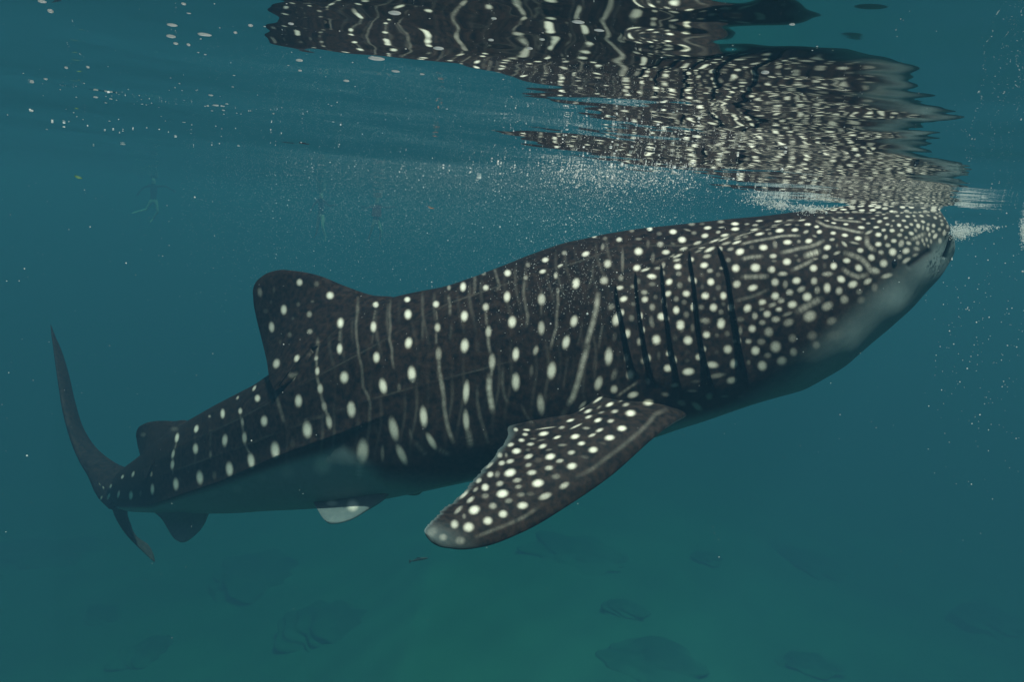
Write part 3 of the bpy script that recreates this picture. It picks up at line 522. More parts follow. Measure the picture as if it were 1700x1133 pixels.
# --- fins: leading and trailing edge (w, px, py, distance), thickness root/tip in metres
def fin(lead, trail, t0, t1, nw, nu, pale_amt=0.0, spots=True, ragged=0.0, camber=0.0, flip=None, grey=0.0, back=0.0):
    global count
    lead, trail = np.array(lead, float), np.array(trail, float)
    w = np.linspace(0, 1, nw)
    a = curve(lead[:, 0], lead[:, 1:], w); b_ = curve(trail[:, 0], trail[:, 1:], w)
    u = (1 - np.cos(np.linspace(0, math.pi, nu))) / 2
    if ragged:
        jag = ragged * (np.interp(w, np.linspace(0, 1, 70), rng.random(70)) + 0.5 * np.interp(w, np.linspace(0, 1, 160), rng.random(160)))
        dirv = (b_[:, :2] - a[:, :2]); dirv /= (np.linalg.norm(dirv, axis=1)[:, None] + 1e-6)
        b_[:, :2] -= dirv * (jag * smoothstep(0.25, 0.35, w) * smoothstep(1, .9, w))[:, None]
    g = a[:, None, :] * (1 - u)[None, :, None] + b_[:, None, :] * u[None, :, None]
    mid = np.stack([(g[..., 0] - CX) / F * g[..., 2], -(g[..., 1] - CY) / F * g[..., 2], g[..., 2]], -1)
    n = np.cross(np.gradient(mid, axis=0), np.gradient(mid, axis=1))
    n /= np.linalg.norm(n, axis=2, keepdims=True) + 1e-12
    n *= -np.sign(n[nw // 3, nu // 2, 2])        # towards the camera
    mid = mid + n * (camber * np.sin(np.pi * u)[None, :, None] * np.sin(np.pi * np.clip(w, 0, 1))[:, None, None])
    prof = 2.6 * np.sqrt(u) * (1 - u) ** 0.9
    thick = (t1 + (t0 - t1) * (1 - w) ** 1.6)[:, None] * prof[None, :] * np.clip((1 - w) * 14, 0, 1)[:, None] ** 0.5 + 0.0015
    if flip is not None:
        # the same fin on the other side of the body
        pass
    fr_, bk = mid + n * thick[..., None] * 0.5, mid - n * thick[..., None] * 0.5
    px, py = pxof(fr_)
    sp = paint(px, py) if spots else np.zeros(px.shape)
    W = np.broadcast_to(w[:, None], px.shape); U_ = np.broadcast_to(u[None, :], px.shape)
    pl = np.clip(pale_amt + grey * (smoothstep(0.82, 1.0, W) + smoothstep(0.93, 1.0, U_) * smoothstep(.15, .3, W)), 0, 1)
    sets = [(fr_, bk)]
    if flip is not None:
        k = np.argmin(np.abs(Cc[:, 0] - mid[0, :, 0].mean()))
        P0, N0 = Cc[k], Sd[k]
        mir = lambda p: p - 2 * ((p - P0) @ N0)[..., None] * N0
        sets.append((mir(fr_), mir(bk)))
    for (p, r) in sets:
        for s, (gr, sgn) in enumerate(((p, 1), (r, -1))):
            V.append(gr.reshape(-1, 3)); A_spot.append(sp.ravel() if (s == 0 or pale_amt > 0.3) else sp.ravel() * 0.2)
            A_pale.append(pl.ravel() if s == 0 else np.maximum(pl, back).ravel()); A_dark.append(np.zeros(gr.shape[:2]).ravel())
            f = grid_faces(nw, nu, off=count)
            FC.append(f if sgn > 0 else f[:, ::-1]); count += nw * nu
        o1, o2 = count - 2 * nw * nu, count - nw * nu       # stitch the rims
        rim = lambda idx: np.stack([o1 + idx[:-1], o1 + idx[1:], o2 + idx[1:], o2 + idx[:-1]], -1)
        i_ = np.arange(nw); j_ = np.arange(nu)
        for idx in (i_ * nu, i_ * nu + nu - 1, j_, (nw - 1) * nu + j_):
            FC.append(rim(idx))

# pectoral fin (camera side and its twin)
fin([(0,1200,650,3.56),(.05,1176,668,3.56),(.10,1150,684,3.46),(.17,1118,702,3.24),(.28,1084,728,3.08),(.42,1020,786,2.97),(.58,940,842,2.86),(.74,866,885,2.77),
     (.86,800,909,2.70),(.94,752,912,2.66),(.98,722,904,2.635),(1,707,888,2.62)],
    [(0,1030,610,3.42),(.06,1010,640,3.36),(.13,960,683,3.28),(.18,915,701,3.2),(.235,846,708,3.13),(.27,843,722,3.1),(.38,818,757,3.02),(.52,788,792,2.92),
     (.66,757,826,2.83),(.8,728,850,2.74),(.9,710,868,2.68),(.96,704,880,2.64),(1,706,886,2.62)],
    0.11, 0.028, 340, 170, ragged=4.5, camber=0.03, flip=True, grey=0.36, pale_amt=0.015, back=0.22)
# first dorsal fin
fin([(0,700,545,3.93),(.12,668,500,3.95),(.24,622,492,3.98),(.4,575,476,4.03),(.55,530,458,4.09),(.7,490,450,4.15),(.82,460,449,4.2),(.91,437,458,4.24),(.97,424,472,4.26),(1,421,486,4.27)],
    [(0,520,650,4.16),(.07,497,606,3.99),(.13,478,622,3.83),(.2,458,648,3.77),(.26,450,636,3.84),(.4,443,600,4.04),(.58,434,562,4.24),(.75,426,530,4.26),(.9,421,503,4.27),(1,420.5,490,4.27)],
    0.20, 0.030, 260, 150)
# second dorsal fin
fin([(0,335,740,4.93),(.15,318,704,4.98),(.35,288,700,5.1),(.6,256,700,5.24),(.8,238,705,5.33),(.93,229,713,5.38),(1,226.5,724,5.4)],
    [(0,275,775,5.26),(.12,272,747,4.86),(.22,254,768,4.78),(.32,241,796,4.81),(.4,238,782,4.94),(.6,233,758,5.22),(.8,228.5,740,5.39),(1,226.5,727,5.4)],
    0.09, 0.018, 120, 80)
# pelvic fins
fin([(0,660,800,3.74),(.2,640,826,3.70),(.45,608,848,3.68),(.7,580,864,3.66),(.9,556,869,3.65),(1,545,867,3.65)],
    [(0,500,815,4.0),(.15,484,832,3.98),(.22,500,828,3.96),(.33,515,829,3.92),(.5,521,836,3.86),(.75,529,850,3.76),(.93,538,863,3.68),(1,543,866.5,3.65)],
    0.10, 0.018, 120, 80, pale_amt=0.6, flip=True)
# anal fin
fin([(0,352,838,4.72),(.2,345,855,4.74),(.45,338,872,4.76),(.7,326,887,4.78),(.9,310,899,4.8),(1,302,901,4.81)],
    [(0,245,838,5.3),(.15,256,851,5.25),(.35,268,862,5.15),(.6,279,880,5.0),(.85,290,896,4.88),(1,299,901,4.82)],
    0.08, 0.016, 100, 60, pale_amt=0.8)
# caudal fin, upper and lower lobe
fin([(0,185,846,6.1),(.12,166,828,6.22),(.25,148,796,6.36),(.4,125,746,6.55),(.55,107,690,6.74),(.7,97,636,6.92),(.85,89,580,7.1),(.96,85,548,7.22),(1,84,539,7.25)],
    [(0,262,800,5.75),(.12,222,782,6.1),(.22,190,768,6.4),(.32,160,744,6.7),(.42,140,714,6.9),(.55,126,672,7.02),(.7,115,625,7.12),(.85,102,582,7.2),(.96,89,552,7.25),(1,85,541,7.26)],
    0.16, 0.018, 200, 70)
fin([(0,172,822,6.15),(.15,185,845,6.16),(.35,202,874,6.24),(.6,222,900,6.33),(.85,243,922,6.42),(1,256,934,6.47)],
    [(0,240,825,5.85),(.15,214,845,6.2),(.35,218,873,6.4),(.6,229,893,6.5),(.75,246,905,6.5),(.9,255,922,6.49),(1,257.5,933,6.48)],
    0.09, 0.014, 100, 50, spots=False, pale_amt=0.15)

verts = to_world(np.concatenate([np.asarray(v, float).reshape(-1, 3) for v in V]))
a_spot, a_pale, a_dark = (np.concatenate([np.asarray(k, float).ravel() for k in L]) for L in (A_spot, A_pale, A_dark))
quads = np.concatenate([f for f in FC if not isinstance(f, tuple)])
tris = np.concatenate([f[1] for f in FC if isinstance(f, tuple)])

m_skin, nt, b = material('whale_shark_skin')
def attr(name):
    n = node(nt, 'ShaderNodeAttribute'); n.attribute_name = name
    return n.outputs['Fac']
def math_(op, a, b_=None, clamp=False):
    n = node(nt, 'ShaderNodeMath', operation=op, use_clamp=clamp)
    for i, v in enumerate((a, b_)):
        if v is None: continue
        if isinstance(v, (int, float)): n.inputs[i].default_value = v
        else: nt.links.new(v, n.inputs[i])
    return n.outputs[0]
def mixc(f, a, b_):
    n = node(nt, 'ShaderNodeMix', data_type='RGBA')
    for k, v in (('Factor', f), ('A', a), ('B', b_)):
        if isinstance(v, tuple): n.inputs[k].default_value = (*v, 1)
        elif isinstance(v, (int, float)): n.inputs[k].default_value = v
        else: nt.links.new(v, n.inputs[k])
    return n.outputs['Result']
tc = node(nt, 'ShaderNodeTexCoord')
def noise(scale, detail, rough=0.6):
    n = node(nt, 'ShaderNodeTexNoise')
    n.inputs['Scale'].default_value = scale; n.inputs['Detail'].default_value = detail; n.inputs['Roughness'].default_value = rough
    nt.links.new(tc.outputs['Object'], n.inputs['Vector'])
    return n.outputs['Fac']
n_fine, n_mid, n_big = noise(170, 3, 0.7), noise(34, 4), noise(5, 4)
s = attr('spot')
s_rough = math_('ADD', s, math_('MULTIPLY', math_('SUBTRACT', n_fine, 0.5), math_('MULTIPLY', math_('MULTIPLY', s, math_('SUBTRACT', 1.15, s)), 2.6)), True)
mott = node(nt, 'ShaderNodeMapRange'); mott.inputs['From Min'].default_value = 0.36; mott.inputs['From Max'].default_value = 0.68
nt.links.new(n_mid, mott.inputs['Value'])
skin = mixc(mott.outputs['Result'], (0.0045, 0.0028, 0.0024), (0.036, 0.0205, 0.0145))
# scuffs and scratches along the body
smap = node(nt, 'ShaderNodeMapping'); smap.inputs['Rotation'].default_value = (0.1, 0.42, 0.2); smap.inputs['Scale'].default_value = (5, 60, 75)
nt.links.new(tc.outputs['Object'], smap.inputs['Vector'])
scn = node(nt, 'ShaderNodeTexNoise'); scn.inputs['Scale'].default_value = 1.0; scn.inputs['Detail'].default_value = 3
nt.links.new(smap.outputs['Vector'], scn.inputs['Vector'])
scr = node(nt, 'ShaderNodeMapRange'); scr.inputs['From Min'].default_value = 0.66; scr.inputs['From Max'].default_value = 0.80
nt.links.new(scn.outputs['Fac'], scr.inputs['Value'])
skin = mixc(math_('MULTIPLY', scr.outputs['Result'], math_('MULTIPLY', n_big, 0.22)), skin, (0.16, 0.15, 0.14))
skin = mixc(math_('MULTIPLY', n_big, 0.35), skin, (0.003, 0.006, 0.010))
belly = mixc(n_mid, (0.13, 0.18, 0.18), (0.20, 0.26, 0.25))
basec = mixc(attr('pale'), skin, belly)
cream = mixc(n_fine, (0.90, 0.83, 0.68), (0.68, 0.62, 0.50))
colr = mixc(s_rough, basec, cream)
colr = mixc(attr('dark'), colr, (0.004, 0.004, 0.005))
nt.links.new(colr, b.inputs['Base Color'])
b.inputs['Roughness'].default_value = 0.62
b.inputs['Specular IOR Level'].default_value = 0.06
bp = node(nt, 'ShaderNodeBump'); bp.inputs['Strength'].default_value = 0.35; bp.inputs['Distance'].default_value = 0.004
nt.links.new(n_fine, bp.inputs['Height']); nt.links.new(bp.outputs['Normal'], b.inputs['Normal'])

me = bpy.data.meshes.new('whale_shark')
me.vertices.add(len(verts)); me.vertices.foreach_set('co', verts.astype(np.float32).ravel())
nq, n3 = len(quads), len(tris)
me.loops.add(nq * 4 + n3 * 3)
me.loops.foreach_set('vertex_index', np.r_[quads.ravel(), tris.ravel()].astype(np.int32))
me.polygons.add(nq + n3)
me.polygons.foreach_set('loop_start', np.r_[np.arange(nq) * 4, nq * 4 + np.arange(n3) * 3].astype(np.int32))
me.update(calc_edges=True)
me.polygons.foreach_set('use_smooth', np.ones(nq + n3, dtype=bool))
for k, a in (('spot', a_spot), ('pale', a_pale), ('dark', a_dark)):
    at_ = me.attributes.new(k, 'FLOAT', 'POINT'); at_.data.foreach_set('value', a.astype(np.float32))
me.materials.append(m_skin)
me.validate()
shark = bpy.data.objects.new('whale_shark', me)
COL.objects.link(shark)
tag(shark, 'large dark whale shark covered in cream spots feeding at the surface', 'whale shark')

# eyes: small dark glossy balls set in the sides of the head
m_eye, ent, eb = material('eye_black')
eb.inputs['Base Color'].default_value = (0.004, 0.004, 0.006, 1); eb.inputs['Roughness'].default_value = 0.25
ii = np.argmin((PX - 1485) ** 2 + (PY - 437) ** 2)
ei, ej = np.unravel_index(ii, PX.shape)
bodyn = grid_normals(body)
for col_ in (ej, None):
    if col_ is None:
        col_ = MN + np.argmin(np.abs(thf - (2 * math.pi - thn[ej])))
    p, nrm = to_world(body[ei, col_]), Vector(bodyn[ei, col_] @ BAS)
    bm = bmesh.new()
    bmesh.ops.create_uvsphere(bm, u_segments=20, v_segments=12, radius=1.0)
    q_ = nrm.to_track_quat('Z', 'Y').to_matrix().to_4x4()
    bm.transform(Matrix.Translation(Vector(p)) @ q_ @ Matrix.Diagonal((0.013, 0.019, 0.008, 1)))
    me = bpy.data.meshes.new('eye'); bm.to_mesh(me); bm.free()
    me.polygons.foreach_set('use_smooth', np.ones(len(me.polygons), dtype=bool))
    me.materials.append(m_eye)
    eo = bpy.data.objects.new('eye', me); COL.objects.link(eo); eo.parent = shark

# ------------------------------------------------------------------ coral mounds on the sand
m_coral = simple_mat('coral_rock', (0.13, 0.125, 0.095), (0.18, 0.165, 0.125), 0.4, 0.95, 0.2, 0.1)
_nt = m_coral.node_tree; _b = _nt.nodes['Principled BSDF']          # rims tinted sand colour to blur the outlines as haze would
_tc = node(_nt, 'ShaderNodeTexCoord'); _sp = node(_nt, 'ShaderNodeSeparateXYZ'); _nt.links.new(_tc.outputs['Generated'], _sp.inputs[0])
_no = node(_nt, 'ShaderNodeTexNoise'); _no.inputs['Scale'].default_value = 5.0; _no.inputs['Detail'].default_value = 5.0
_nt.links.new(_tc.outputs['Generated'], _no.inputs['Vector'])
_ad = node(_nt, 'ShaderNodeMath', operation='MULTIPLY_ADD'); _ad.inputs[1].default_value = 0.55
_nt.links.new(_no.outputs['Fac'], _ad.inputs[0]); _nt.links.new(_sp.outputs['Z'], _ad.inputs[2])
_mr = node(_nt, 'ShaderNodeMapRange'); _mr.inputs['From Min'].default_value = 0.72; _mr.inputs['From Max'].default_value = 1.15
_nt.links.new(_ad.outputs[0], _mr.inputs['Value'])
_mx = node(_nt, 'ShaderNodeMix', data_type='RGBA'); _mx.inputs['A'].default_value = (0.32, 0.29, 0.22, 1)
_nt.links.new(_mr.outputs['Result'], _mx.inputs['Factor'])
_nt.links.new(_b.inputs['Base Color'].links[0].from_socket, _mx.inputs['B']); _nt.links.new(_mx.outputs['Result'], _b.inputs['Base Color'])
def coral(px, py, w_px, h_px, label, seed):
    """a lumpy mound whose middle lies on the sea floor along the line of sight of the given photo point"""
    z = FLOOR_Z
    for _ in range(6):
        p = at_height(px, py, z); z = float(floor_height(p[0], p[1]))
    dist = to_cam(p)[2]
    rx = 0.5 * w_px / F * dist; ry = 0.5 * h_px / F * dist * 1.25
    bm = bmesh.new()
    bmesh.ops.create_icosphere(bm, subdivisions=5, radius=1.0)
    r = np.random.default_rng(seed)
    lumps = [(Vector(r.normal(size=3)).normalized(), r.uniform(0.25, 0.6), r.uniform(0.1, 0.4)) for _ in range(16)]
    fr_ = r.uniform(3, 6, 3); ph = r.uniform(0, 6, 3)
    for v in bm.verts:
        n = v.co.normalized()
        k = 0.72 + 0.07 * math.sin(fr_[0] * 2 * n.x + ph[0]) + 0.06 * math.sin(fr_[1] * 2.5 * n.y + ph[1]) + 0.04 * math.sin(11 * n.z + 9 * n.x + ph[2])
        for c, s_, a in lumps:
            d = (n - c).length
            k += a * math.exp(-(d / s_) ** 2)
        v.co = Vector((n.x * k * rx, n.y * k * ry, n.z * k * 0.42 * min(rx, ry)))
    me = bpy.data.meshes.new('coral_mound'); bm.to_mesh(me); bm.free()
    me.polygons.foreach_set('use_smooth', np.ones(len(me.polygons), dtype=bool))
    me.materials.append(m_coral)
    o = bpy.data.objects.new('coral_mound', me); COL.objects.link(o)
    o.location = (p[0], p[1], z + 0.05)
    o.rotation_euler = (0, 0, r.uniform(-.4, .4))
    tag(o, label, 'coral', 'dark coral mounds on the sea floor')
CORALS = [(1090,1105,200,80,'broad dark coral mound cut by the bottom edge, right of centre'),
          (965,930,170,90,'wide dim coral mound on the sand just right of the pectoral fin tip'),
          (1345,945,100,110,'dim rounded coral mound on the sand below the shark throat'),
          (1170,930,60,40,'small faint coral mound between two wider ones below the gills'),
          (1640,1035,110,90,'dark coral mound near the right edge of the sea floor'),
          (1345,1105,120,50,'low coral mound at the bottom edge, beside the broadest one'),
          (545,1040,150,130,'large dark coral mound on the sand below the pelvic fin'),
          (425,965,160,110,'wide dim coral mound on the sand below and right of the anal fin'),
          (170,1025,70,50,'small coral mound on the dark sand below the tail'),
          (245,1088,80,60,'rounded coral mound near the bottom left corner'),
          (1040,1015,80,50,'small coral mound on the sand behind the broadest one'),
          (80,930,220,90,'long dim coral mound at the left edge below the tail fin')]
for i, (x, y, w_, h_, lb) in enumerate(CORALS):
    coral(x, y, w_, h_, lb, 30 + i)

# ------------------------------------------------------------------ a small fish passing under the pectoral fin
m_fish = simple_mat('fish_skin', (0.02, 0.025, 0.025), (0.05, 0.055, 0.05), 30, 0.5)
bm = bmesh.new()
nf, mf = 26, 14
L_ = 0.21
rings = []
for i in range(nf):
    t = i / (nf - 1)
    h_ = 0.018 * (math.sin(math.pi * min(t * 1.06, 1)) ** 0.7) * (1 - 0.35 * t) + 0.002
    if t > 0.82: h_ = 0.003 + 0.022 * ((t - 0.82) / 0.18) ** 1.3
    w_ = h_ * (0.45 if t < 0.8 else max(0.06, 0.45 * (1 - (t - .8) / .2)))
    yo = 0.008 * math.sin(t * 5)
    rings.append([bm.verts.new((L_ * (0.5 - t), yo + w_ * math.sin(2 * math.pi * j / mf), h_ * math.cos(2 * math.pi * j / mf))) for j in range(mf)])
for a_, b2 in zip(rings[:-1], rings[1:]):
    for j in range(mf): bm.faces.new((a_[j], a_[(j + 1) % mf], b2[(j + 1) % mf], b2[j]))
bm.faces.new(rings[0][::-1]); bm.faces.new(rings[-1])
fm = [bm.verts.new(c) for c in ((0.03, 0, 0.016), (-0.005, 0, 0.032), (-0.04, 0, 0.012), (0.03, 0.002, 0.014), (-0.005, 0.003, 0.03), (-0.04, 0.002, 0.01))]
for f_ in ((0, 1, 2), (5, 4, 3), (0, 3, 4, 1), (1, 4, 5, 2)): bm.faces.new([fm[k] for k in f_])
me = bpy.data.meshes.new('fish'); bm.to_mesh(me); bm.free(); me.materials.append(m_fish)
fish = bpy.data.objects.new('fish', me); COL.objects.link(fish)
fish.location = at(695, 930, 8.0); fish.rotation_euler = (0.1, -0.15, 0.2)
tag(fish, 'tiny dark fish swimming below the tip of the pectoral fin', 'fish')

# ------------------------------------------------------------------ swimmers far off in the murk
m_person, nt, b = material('swimmer')
tcx = node(nt, 'ShaderNodeTexCoord'); sep = node(nt, 'ShaderNodeSeparateXYZ')
nt.links.new(tcx.outputs['Object'], sep.inputs[0])
rampn = node(nt, 'ShaderNodeValToRGB')
mrn = node(nt, 'ShaderNodeMapRange'); mrn.inputs['From Min'].default_value = -1.8; mrn.inputs['From Max'].default_value = 0.2
nt.links.new(sep.outputs['Z'], mrn.inputs['Value']); nt.links.new(mrn.outputs['Result'], rampn.inputs['Fac'])
cr_ = rampn.color_ramp; cr_.interpolation = 'CONSTANT'
cr_.elements[0].color = (0.55, 0.38, 0.28, 1); cr_.elements[1].position = 0.47; cr_.elements[1].color = (0.01, 0.012, 0.02, 1)
e = cr_.elements.new(0.80); e.color = (0.55, 0.38, 0.28, 1)
nt.links.new(rampn.outputs['Color'], b.inputs['Base Color']); b.inputs['Roughness'].default_value = 0.6
m_vest = simple_mat('life_vest', (0.55, 0.05, 0.03), (0.45, 0.035, 0.02), 12, 0.7)
def swimmer(px, depth, label, pose, vest=False, face=0.0):
    base = at(px, 300, depth); base[2] = 0.02
    V_, E_, R_ = [], [], []
    def add(p, r, par=None):
        V_.append(p); R_.append(r)
        if par is not None: E_.append((par, len(V_) - 1))
        return len(V_) - 1
    pel = add((0, 0, -0.88), (0.135, 0.105)); wa = add((0, 0.01, -0.70), (0.12, 0.09), pel)
    ch = add((0, 0, -0.46), (0.15, 0.105), wa); nb = add((0, 0.01, -0.27), (0.075, 0.07), ch)
    nk = add((0, 0, -0.19), (0.055, 0.055), nb); hd = add((0, -0.01, -0.07), (0.082, 0.1), nk); add((0, 0, 0.07), (0.07, 0.085), hd)
    add((0, -0.115, -0.07), (0.018, 0.02), hd)                     # nose
    for s_ in (-1, 1):
        arm, leg = pose[0 if s_ < 0 else 1], pose[2 if s_ < 0 else 3]
        p = Vector((0.17 * s_, 0, -0.30)); k = add(tuple(p), (0.06, 0.06), nb)
        for (d_, ln, r_) in zip(arm, (0.29, 0.25), (0.04, 0.03)):
            p = p + Vector(d_).normalized() * ln; k = add(tuple(p), (r_, r_), k)
        dv = Vector(arm[1]).normalized(); p2 = p + dv * 0.08; palm = add(tuple(p2), (0.04, 0.018), k)
        sv = dv.cross(Vector((0, 1, 0.3))).normalized()
        for q_ in range(4):
            f0 = add(tuple(p2 + dv * 0.045 + sv * (q_ - 1.5) * 0.021), (0.0095, 0.0095), palm)
            add(tuple(p2 + dv * (0.085 + 0.012 * (q_ in (1, 2))) + sv * (q_ - 1.5) * 0.026), (0.008, 0.008), f0)
        add(tuple(p + dv * 0.06 + sv * 0.07), (0.01, 0.01), palm)
        p = Vector((0.09 * s_, 0, -0.93)); k = add(tuple(p), (0.085, 0.085), pel)
        for (d_, ln, r_) in zip(leg, (0.42, 0.42), (0.055, 0.04)):
            p = p + Vector(d_).normalized() * ln; k = add(tuple(p), (r_, r_), k)
        fdir = (Vector(leg[1]).normalized() + Vector((0, -0.6, 0))).normalized()
        k = add(tuple(p + fdir * 0.12), (0.04, 0.028), k); add(tuple(p + fdir * 0.2), (0.035, 0.018), k)
    me = bpy.data.meshes.new('person'); me.from_pydata(V_, E_, [])
    o = bpy.data.objects.new('person', me); COL.objects.link(o)
    sk = o.modifiers.new('skin', 'SKIN'); sub = o.modifiers.new('sub', 'SUBSURF'); sub.levels = 2; sub.render_levels = 2
    for i, r_ in enumerate(R_): me.skin_vertices[0].data[i].radius = r_
    me.skin_vertices[0].data[0].use_root = True
    me.materials.append(m_person)
    o.location = base; o.rotation_euler = (0, 0, face)
    tag(o, label, 'person', 'swimmers hanging at the surface far behind the shark')
    if vest:
        bmv = bmesh.new()
        n_, m_ = 14, 28
        rr = []
        for i in range(n_):
            t = i / (n_ - 1); z_ = -0.74 + 0.46 * t
            bul = 1 + 0.10 * math.sin(math.pi * ((t * 3) % 1.0))
            rx_, ry_ = (0.20 - 0.03 * t) * bul, (0.165 - 0.02 * t) * bul
            rr.append([bmv.verts.new((rx_ * math.cos(2 * math.pi * j / m_), ry_ * math.sin(2 * math.pi * j / m_), z_)) for j in range(m_)])
        for a_, b2 in zip(rr[:-1], rr[1:]):
            for j in range(m_): bmv.faces.new((a_[j], a_[(j + 1) % m_], b2[(j + 1) % m_], b2[j]))
        bmesh.ops.solidify(bmv, geom=bmv.faces[:], thickness=0.03)
        mv = bpy.data.meshes.new('life_vest'); bmv.to_mesh(mv); bmv.free(); mv.materials.append(m_vest)
        vo = bpy.data.objects.new('life_vest', mv); COL.objects.link(vo); vo.parent = o
        vo['label'] = 'red life vest'
    return o
down = (0, 0, -1)
swimmer(255, 30.0, 'faint swimmer in a dark shirt, farthest left in the murk, one leg kicked back',
        [((-0.9, 0, -0.5), (-0.6, 0.2, -0.8)), ((1, 0, 0.12), (0.9, 0.1, -0.5)), ((-0.5, 0.2, -1), (-1, 0.1, -0.35)), ((0.15, 0.1, -1), (-0.5, 0.3, -0.8))], face=0.3)
swimmer(535, 29.0, 'faint swimmer in a dark shirt behind the bubbles above the dorsal fin',
        [((-0.7, 0, -0.7), (-0.3, -0.3, -0.9)), ((0.8, 0, -0.6), (0.9, -0.2, 0.1)), ((-0.2, 0.1, -1), (-0.45, 0.4, -0.8)), ((0.2, -0.2, -1), (0.1, 0.4, -0.9))], face=-0.4)
swimmer(628, 29.0, 'faint swimmer in a red life vest among the bubbles above the shark back',
        [((-0.8, 0, -0.4), (-0.8, -0.3, 0.1)), ((0.9, 0, -0.2), (0.9, -0.2, 0.15)), ((-0.1, 0.3, -1), (0.1, 0.5, -0.8)), ((0.3, -0.2, -1), (0.2, 0.4, -0.9))], vest=True, face=0.8)

# ------------------------------------------------------------------ floating scraps
m_leaf = simple_mat('leaf_green', (0.03, 0.085, 0.02), (0.045, 0.11, 0.025), 40, 0.6)
def blade(name, p, length, width, rot, mat, label, cat, curl=0.3):
    bm = bmesh.new(); n_ = 12; rows = []
    for i in range(n_):
        t = i / (n_ - 1); w_ = width * 0.5 * math.sin(math.pi * (0.06 + 0.9 * t)) ** 0.8
        z_ = curl * length * (t - 0.5) ** 2
        rows.append([bm.verts.new(((t - 0.5) * length, s_ * w_, z_ + abs(s_) * 0.12 * width + q_)) for q_ in (0, 0.0012) for s_ in (-1, 0, 1)])
    for a_, b2 in zip(rows[:-1], rows[1:]):
        for i, j in ((0, 1), (1, 2), (2, 5), (5, 4), (4, 3), (3, 0)): bm.faces.new((a_[i], a_[j], b2[j], b2[i]))
    bm.faces.new([rows[0][k] for k in (0, 3, 4, 5, 2, 1)]); bm.faces.new([rows[-1][k] for k in (1, 2, 5, 4, 3, 0)])
    me = bpy.data.meshes.new(name); bm.to_mesh(me); bm.free(); me.materials.append(mat)
    o = bpy.data.objects.new(name, me); COL.objects.link(o)
    o.location = p; o.rotation_euler = rot
    tag(o, label, cat)
blade('leaf', at(130, 295, 2.6), 0.026, 0.011, (0.9, 0.3, 0.4), m_leaf, 'small green leaf drifting under the surface at upper left', 'leaf')
m_twig = simple_mat('brown_weed', (0.20, 0.09, 0.035), (0.30, 0.15, 0.06), 60, 0.8)
blade('weed_scrap', at(1112, 306, 3.5), 0.085, 0.011, (0.3, -1.25, 0.2), m_twig, 'thin brown weed scrap hanging upright above the shark back', 'weed', 0.5)
blade('weed_scrap', at(800, 259, 2.9), 0.060, 0.007, (0.4, 0.06, 0.1), m_twig, 'thin tan weed scrap lying flat under the surface left of the reflection', 'weed', 0.2)
blade('weed_scrap', at(715, 346, 2.9), 0.028, 0.006, (0.5, 0.3, 0.1), m_twig, 'tiny tan weed scrap among the bubbles above the shark back', 'weed', 0.6)

# ------------------------------------------------------------------ bubbles, foam, glint flecks and drifting particles
m_bub_glint, nt, b = material('bubble_glint_white')
b.inputs['Base Color'].default_value = (0.85, 0.87, 0.84, 1); b.inputs['Roughness'].default_value = 0.25
tl = node(nt, 'ShaderNodeBsdfTranslucent'); tl.inputs['Color'].default_value = (0.9, 0.9, 0.86, 1)
mxs = node(nt, 'ShaderNodeMixShader'); mxs.inputs['Fac'].default_value = 0.55
nt.links.new(b.outputs[0], mxs.inputs[1]); nt.links.new(tl.outputs[0], mxs.inputs[2])
nt.links.new(mxs.outputs[0], nt.nodes['Material Output'].inputs['Surface'])
bm = bmesh.new(); bmesh.ops.create_icosphere(bm, subdivisions=1, radius=1.0)
ICO_V = np.array([v.co[:] for v in bm.verts]); ICO_F = np.array([[v.index for v in f.verts] for f in bm.faces]); bm.free()
bm = bmesh.new(); bmesh.ops.create_icosphere(bm, subdivisions=3, radius=1.0)
SPH_V = np.array([v.co[:] for v in bm.verts]); SPH_F = np.array([[v.index for v in f.verts] for f in bm.faces]); bm.free()
def cloud(name, pts, radii, label, flat=None, shape=None):
    SV, SF = shape or (ICO_V, ICO_F)
    pts = np.asarray(pts); radii = np.asarray(radii)
    keep = pts[:, 2] < 0.06
    pts, radii = pts[keep], radii[keep]
    sc_ = radii[:, None] * np.ones(3)
    if flat is not None: sc_ = sc_ * flat[keep]
    v = (pts[:, None, :] + SV[None] * sc_[:, None, :]).reshape(-1, 3)
    f = (SF[None] + (np.arange(len(pts)) * len(SV))[:, None, None]).reshape(-1, 3)
    o = new_obj(name, v, f, m_bub_glint)
    tag(o, label, kind='stuff')
    return o
def px_pts(x, y, d):
    c = np.stack([(x - CX) / F * d, -(y - CY) / F * d, d], -1)
    return to_world(c)
def surf_pts(x, y, z):
    v = px_pts(x, y, np.ones(len(x))) - C0
    return C0 + v * ((z - C0[2]) / v[:, 2])[:, None]
def horizon_y(x):
    return 357.5 + (x - CX) * math.tan(ROLL)
def depth_cap(x, y, d, margin=0.96):
    """limit a distance so that the point stays under the surface"""
    rise = np.maximum(horizon_y(x) - y, 1.0)
    return np.minimum(d, F * CAM_DEPTH / rise * margin)
def under(p, gap=0.012):
    """keep points below the water surface"""
    lim = wave_height(p[:, 0], p[:, 1]) - gap
    p[:, 2] = np.minimum(p[:, 2], lim - 0.03 * rng.random(len(p)) ** 2)
    return p
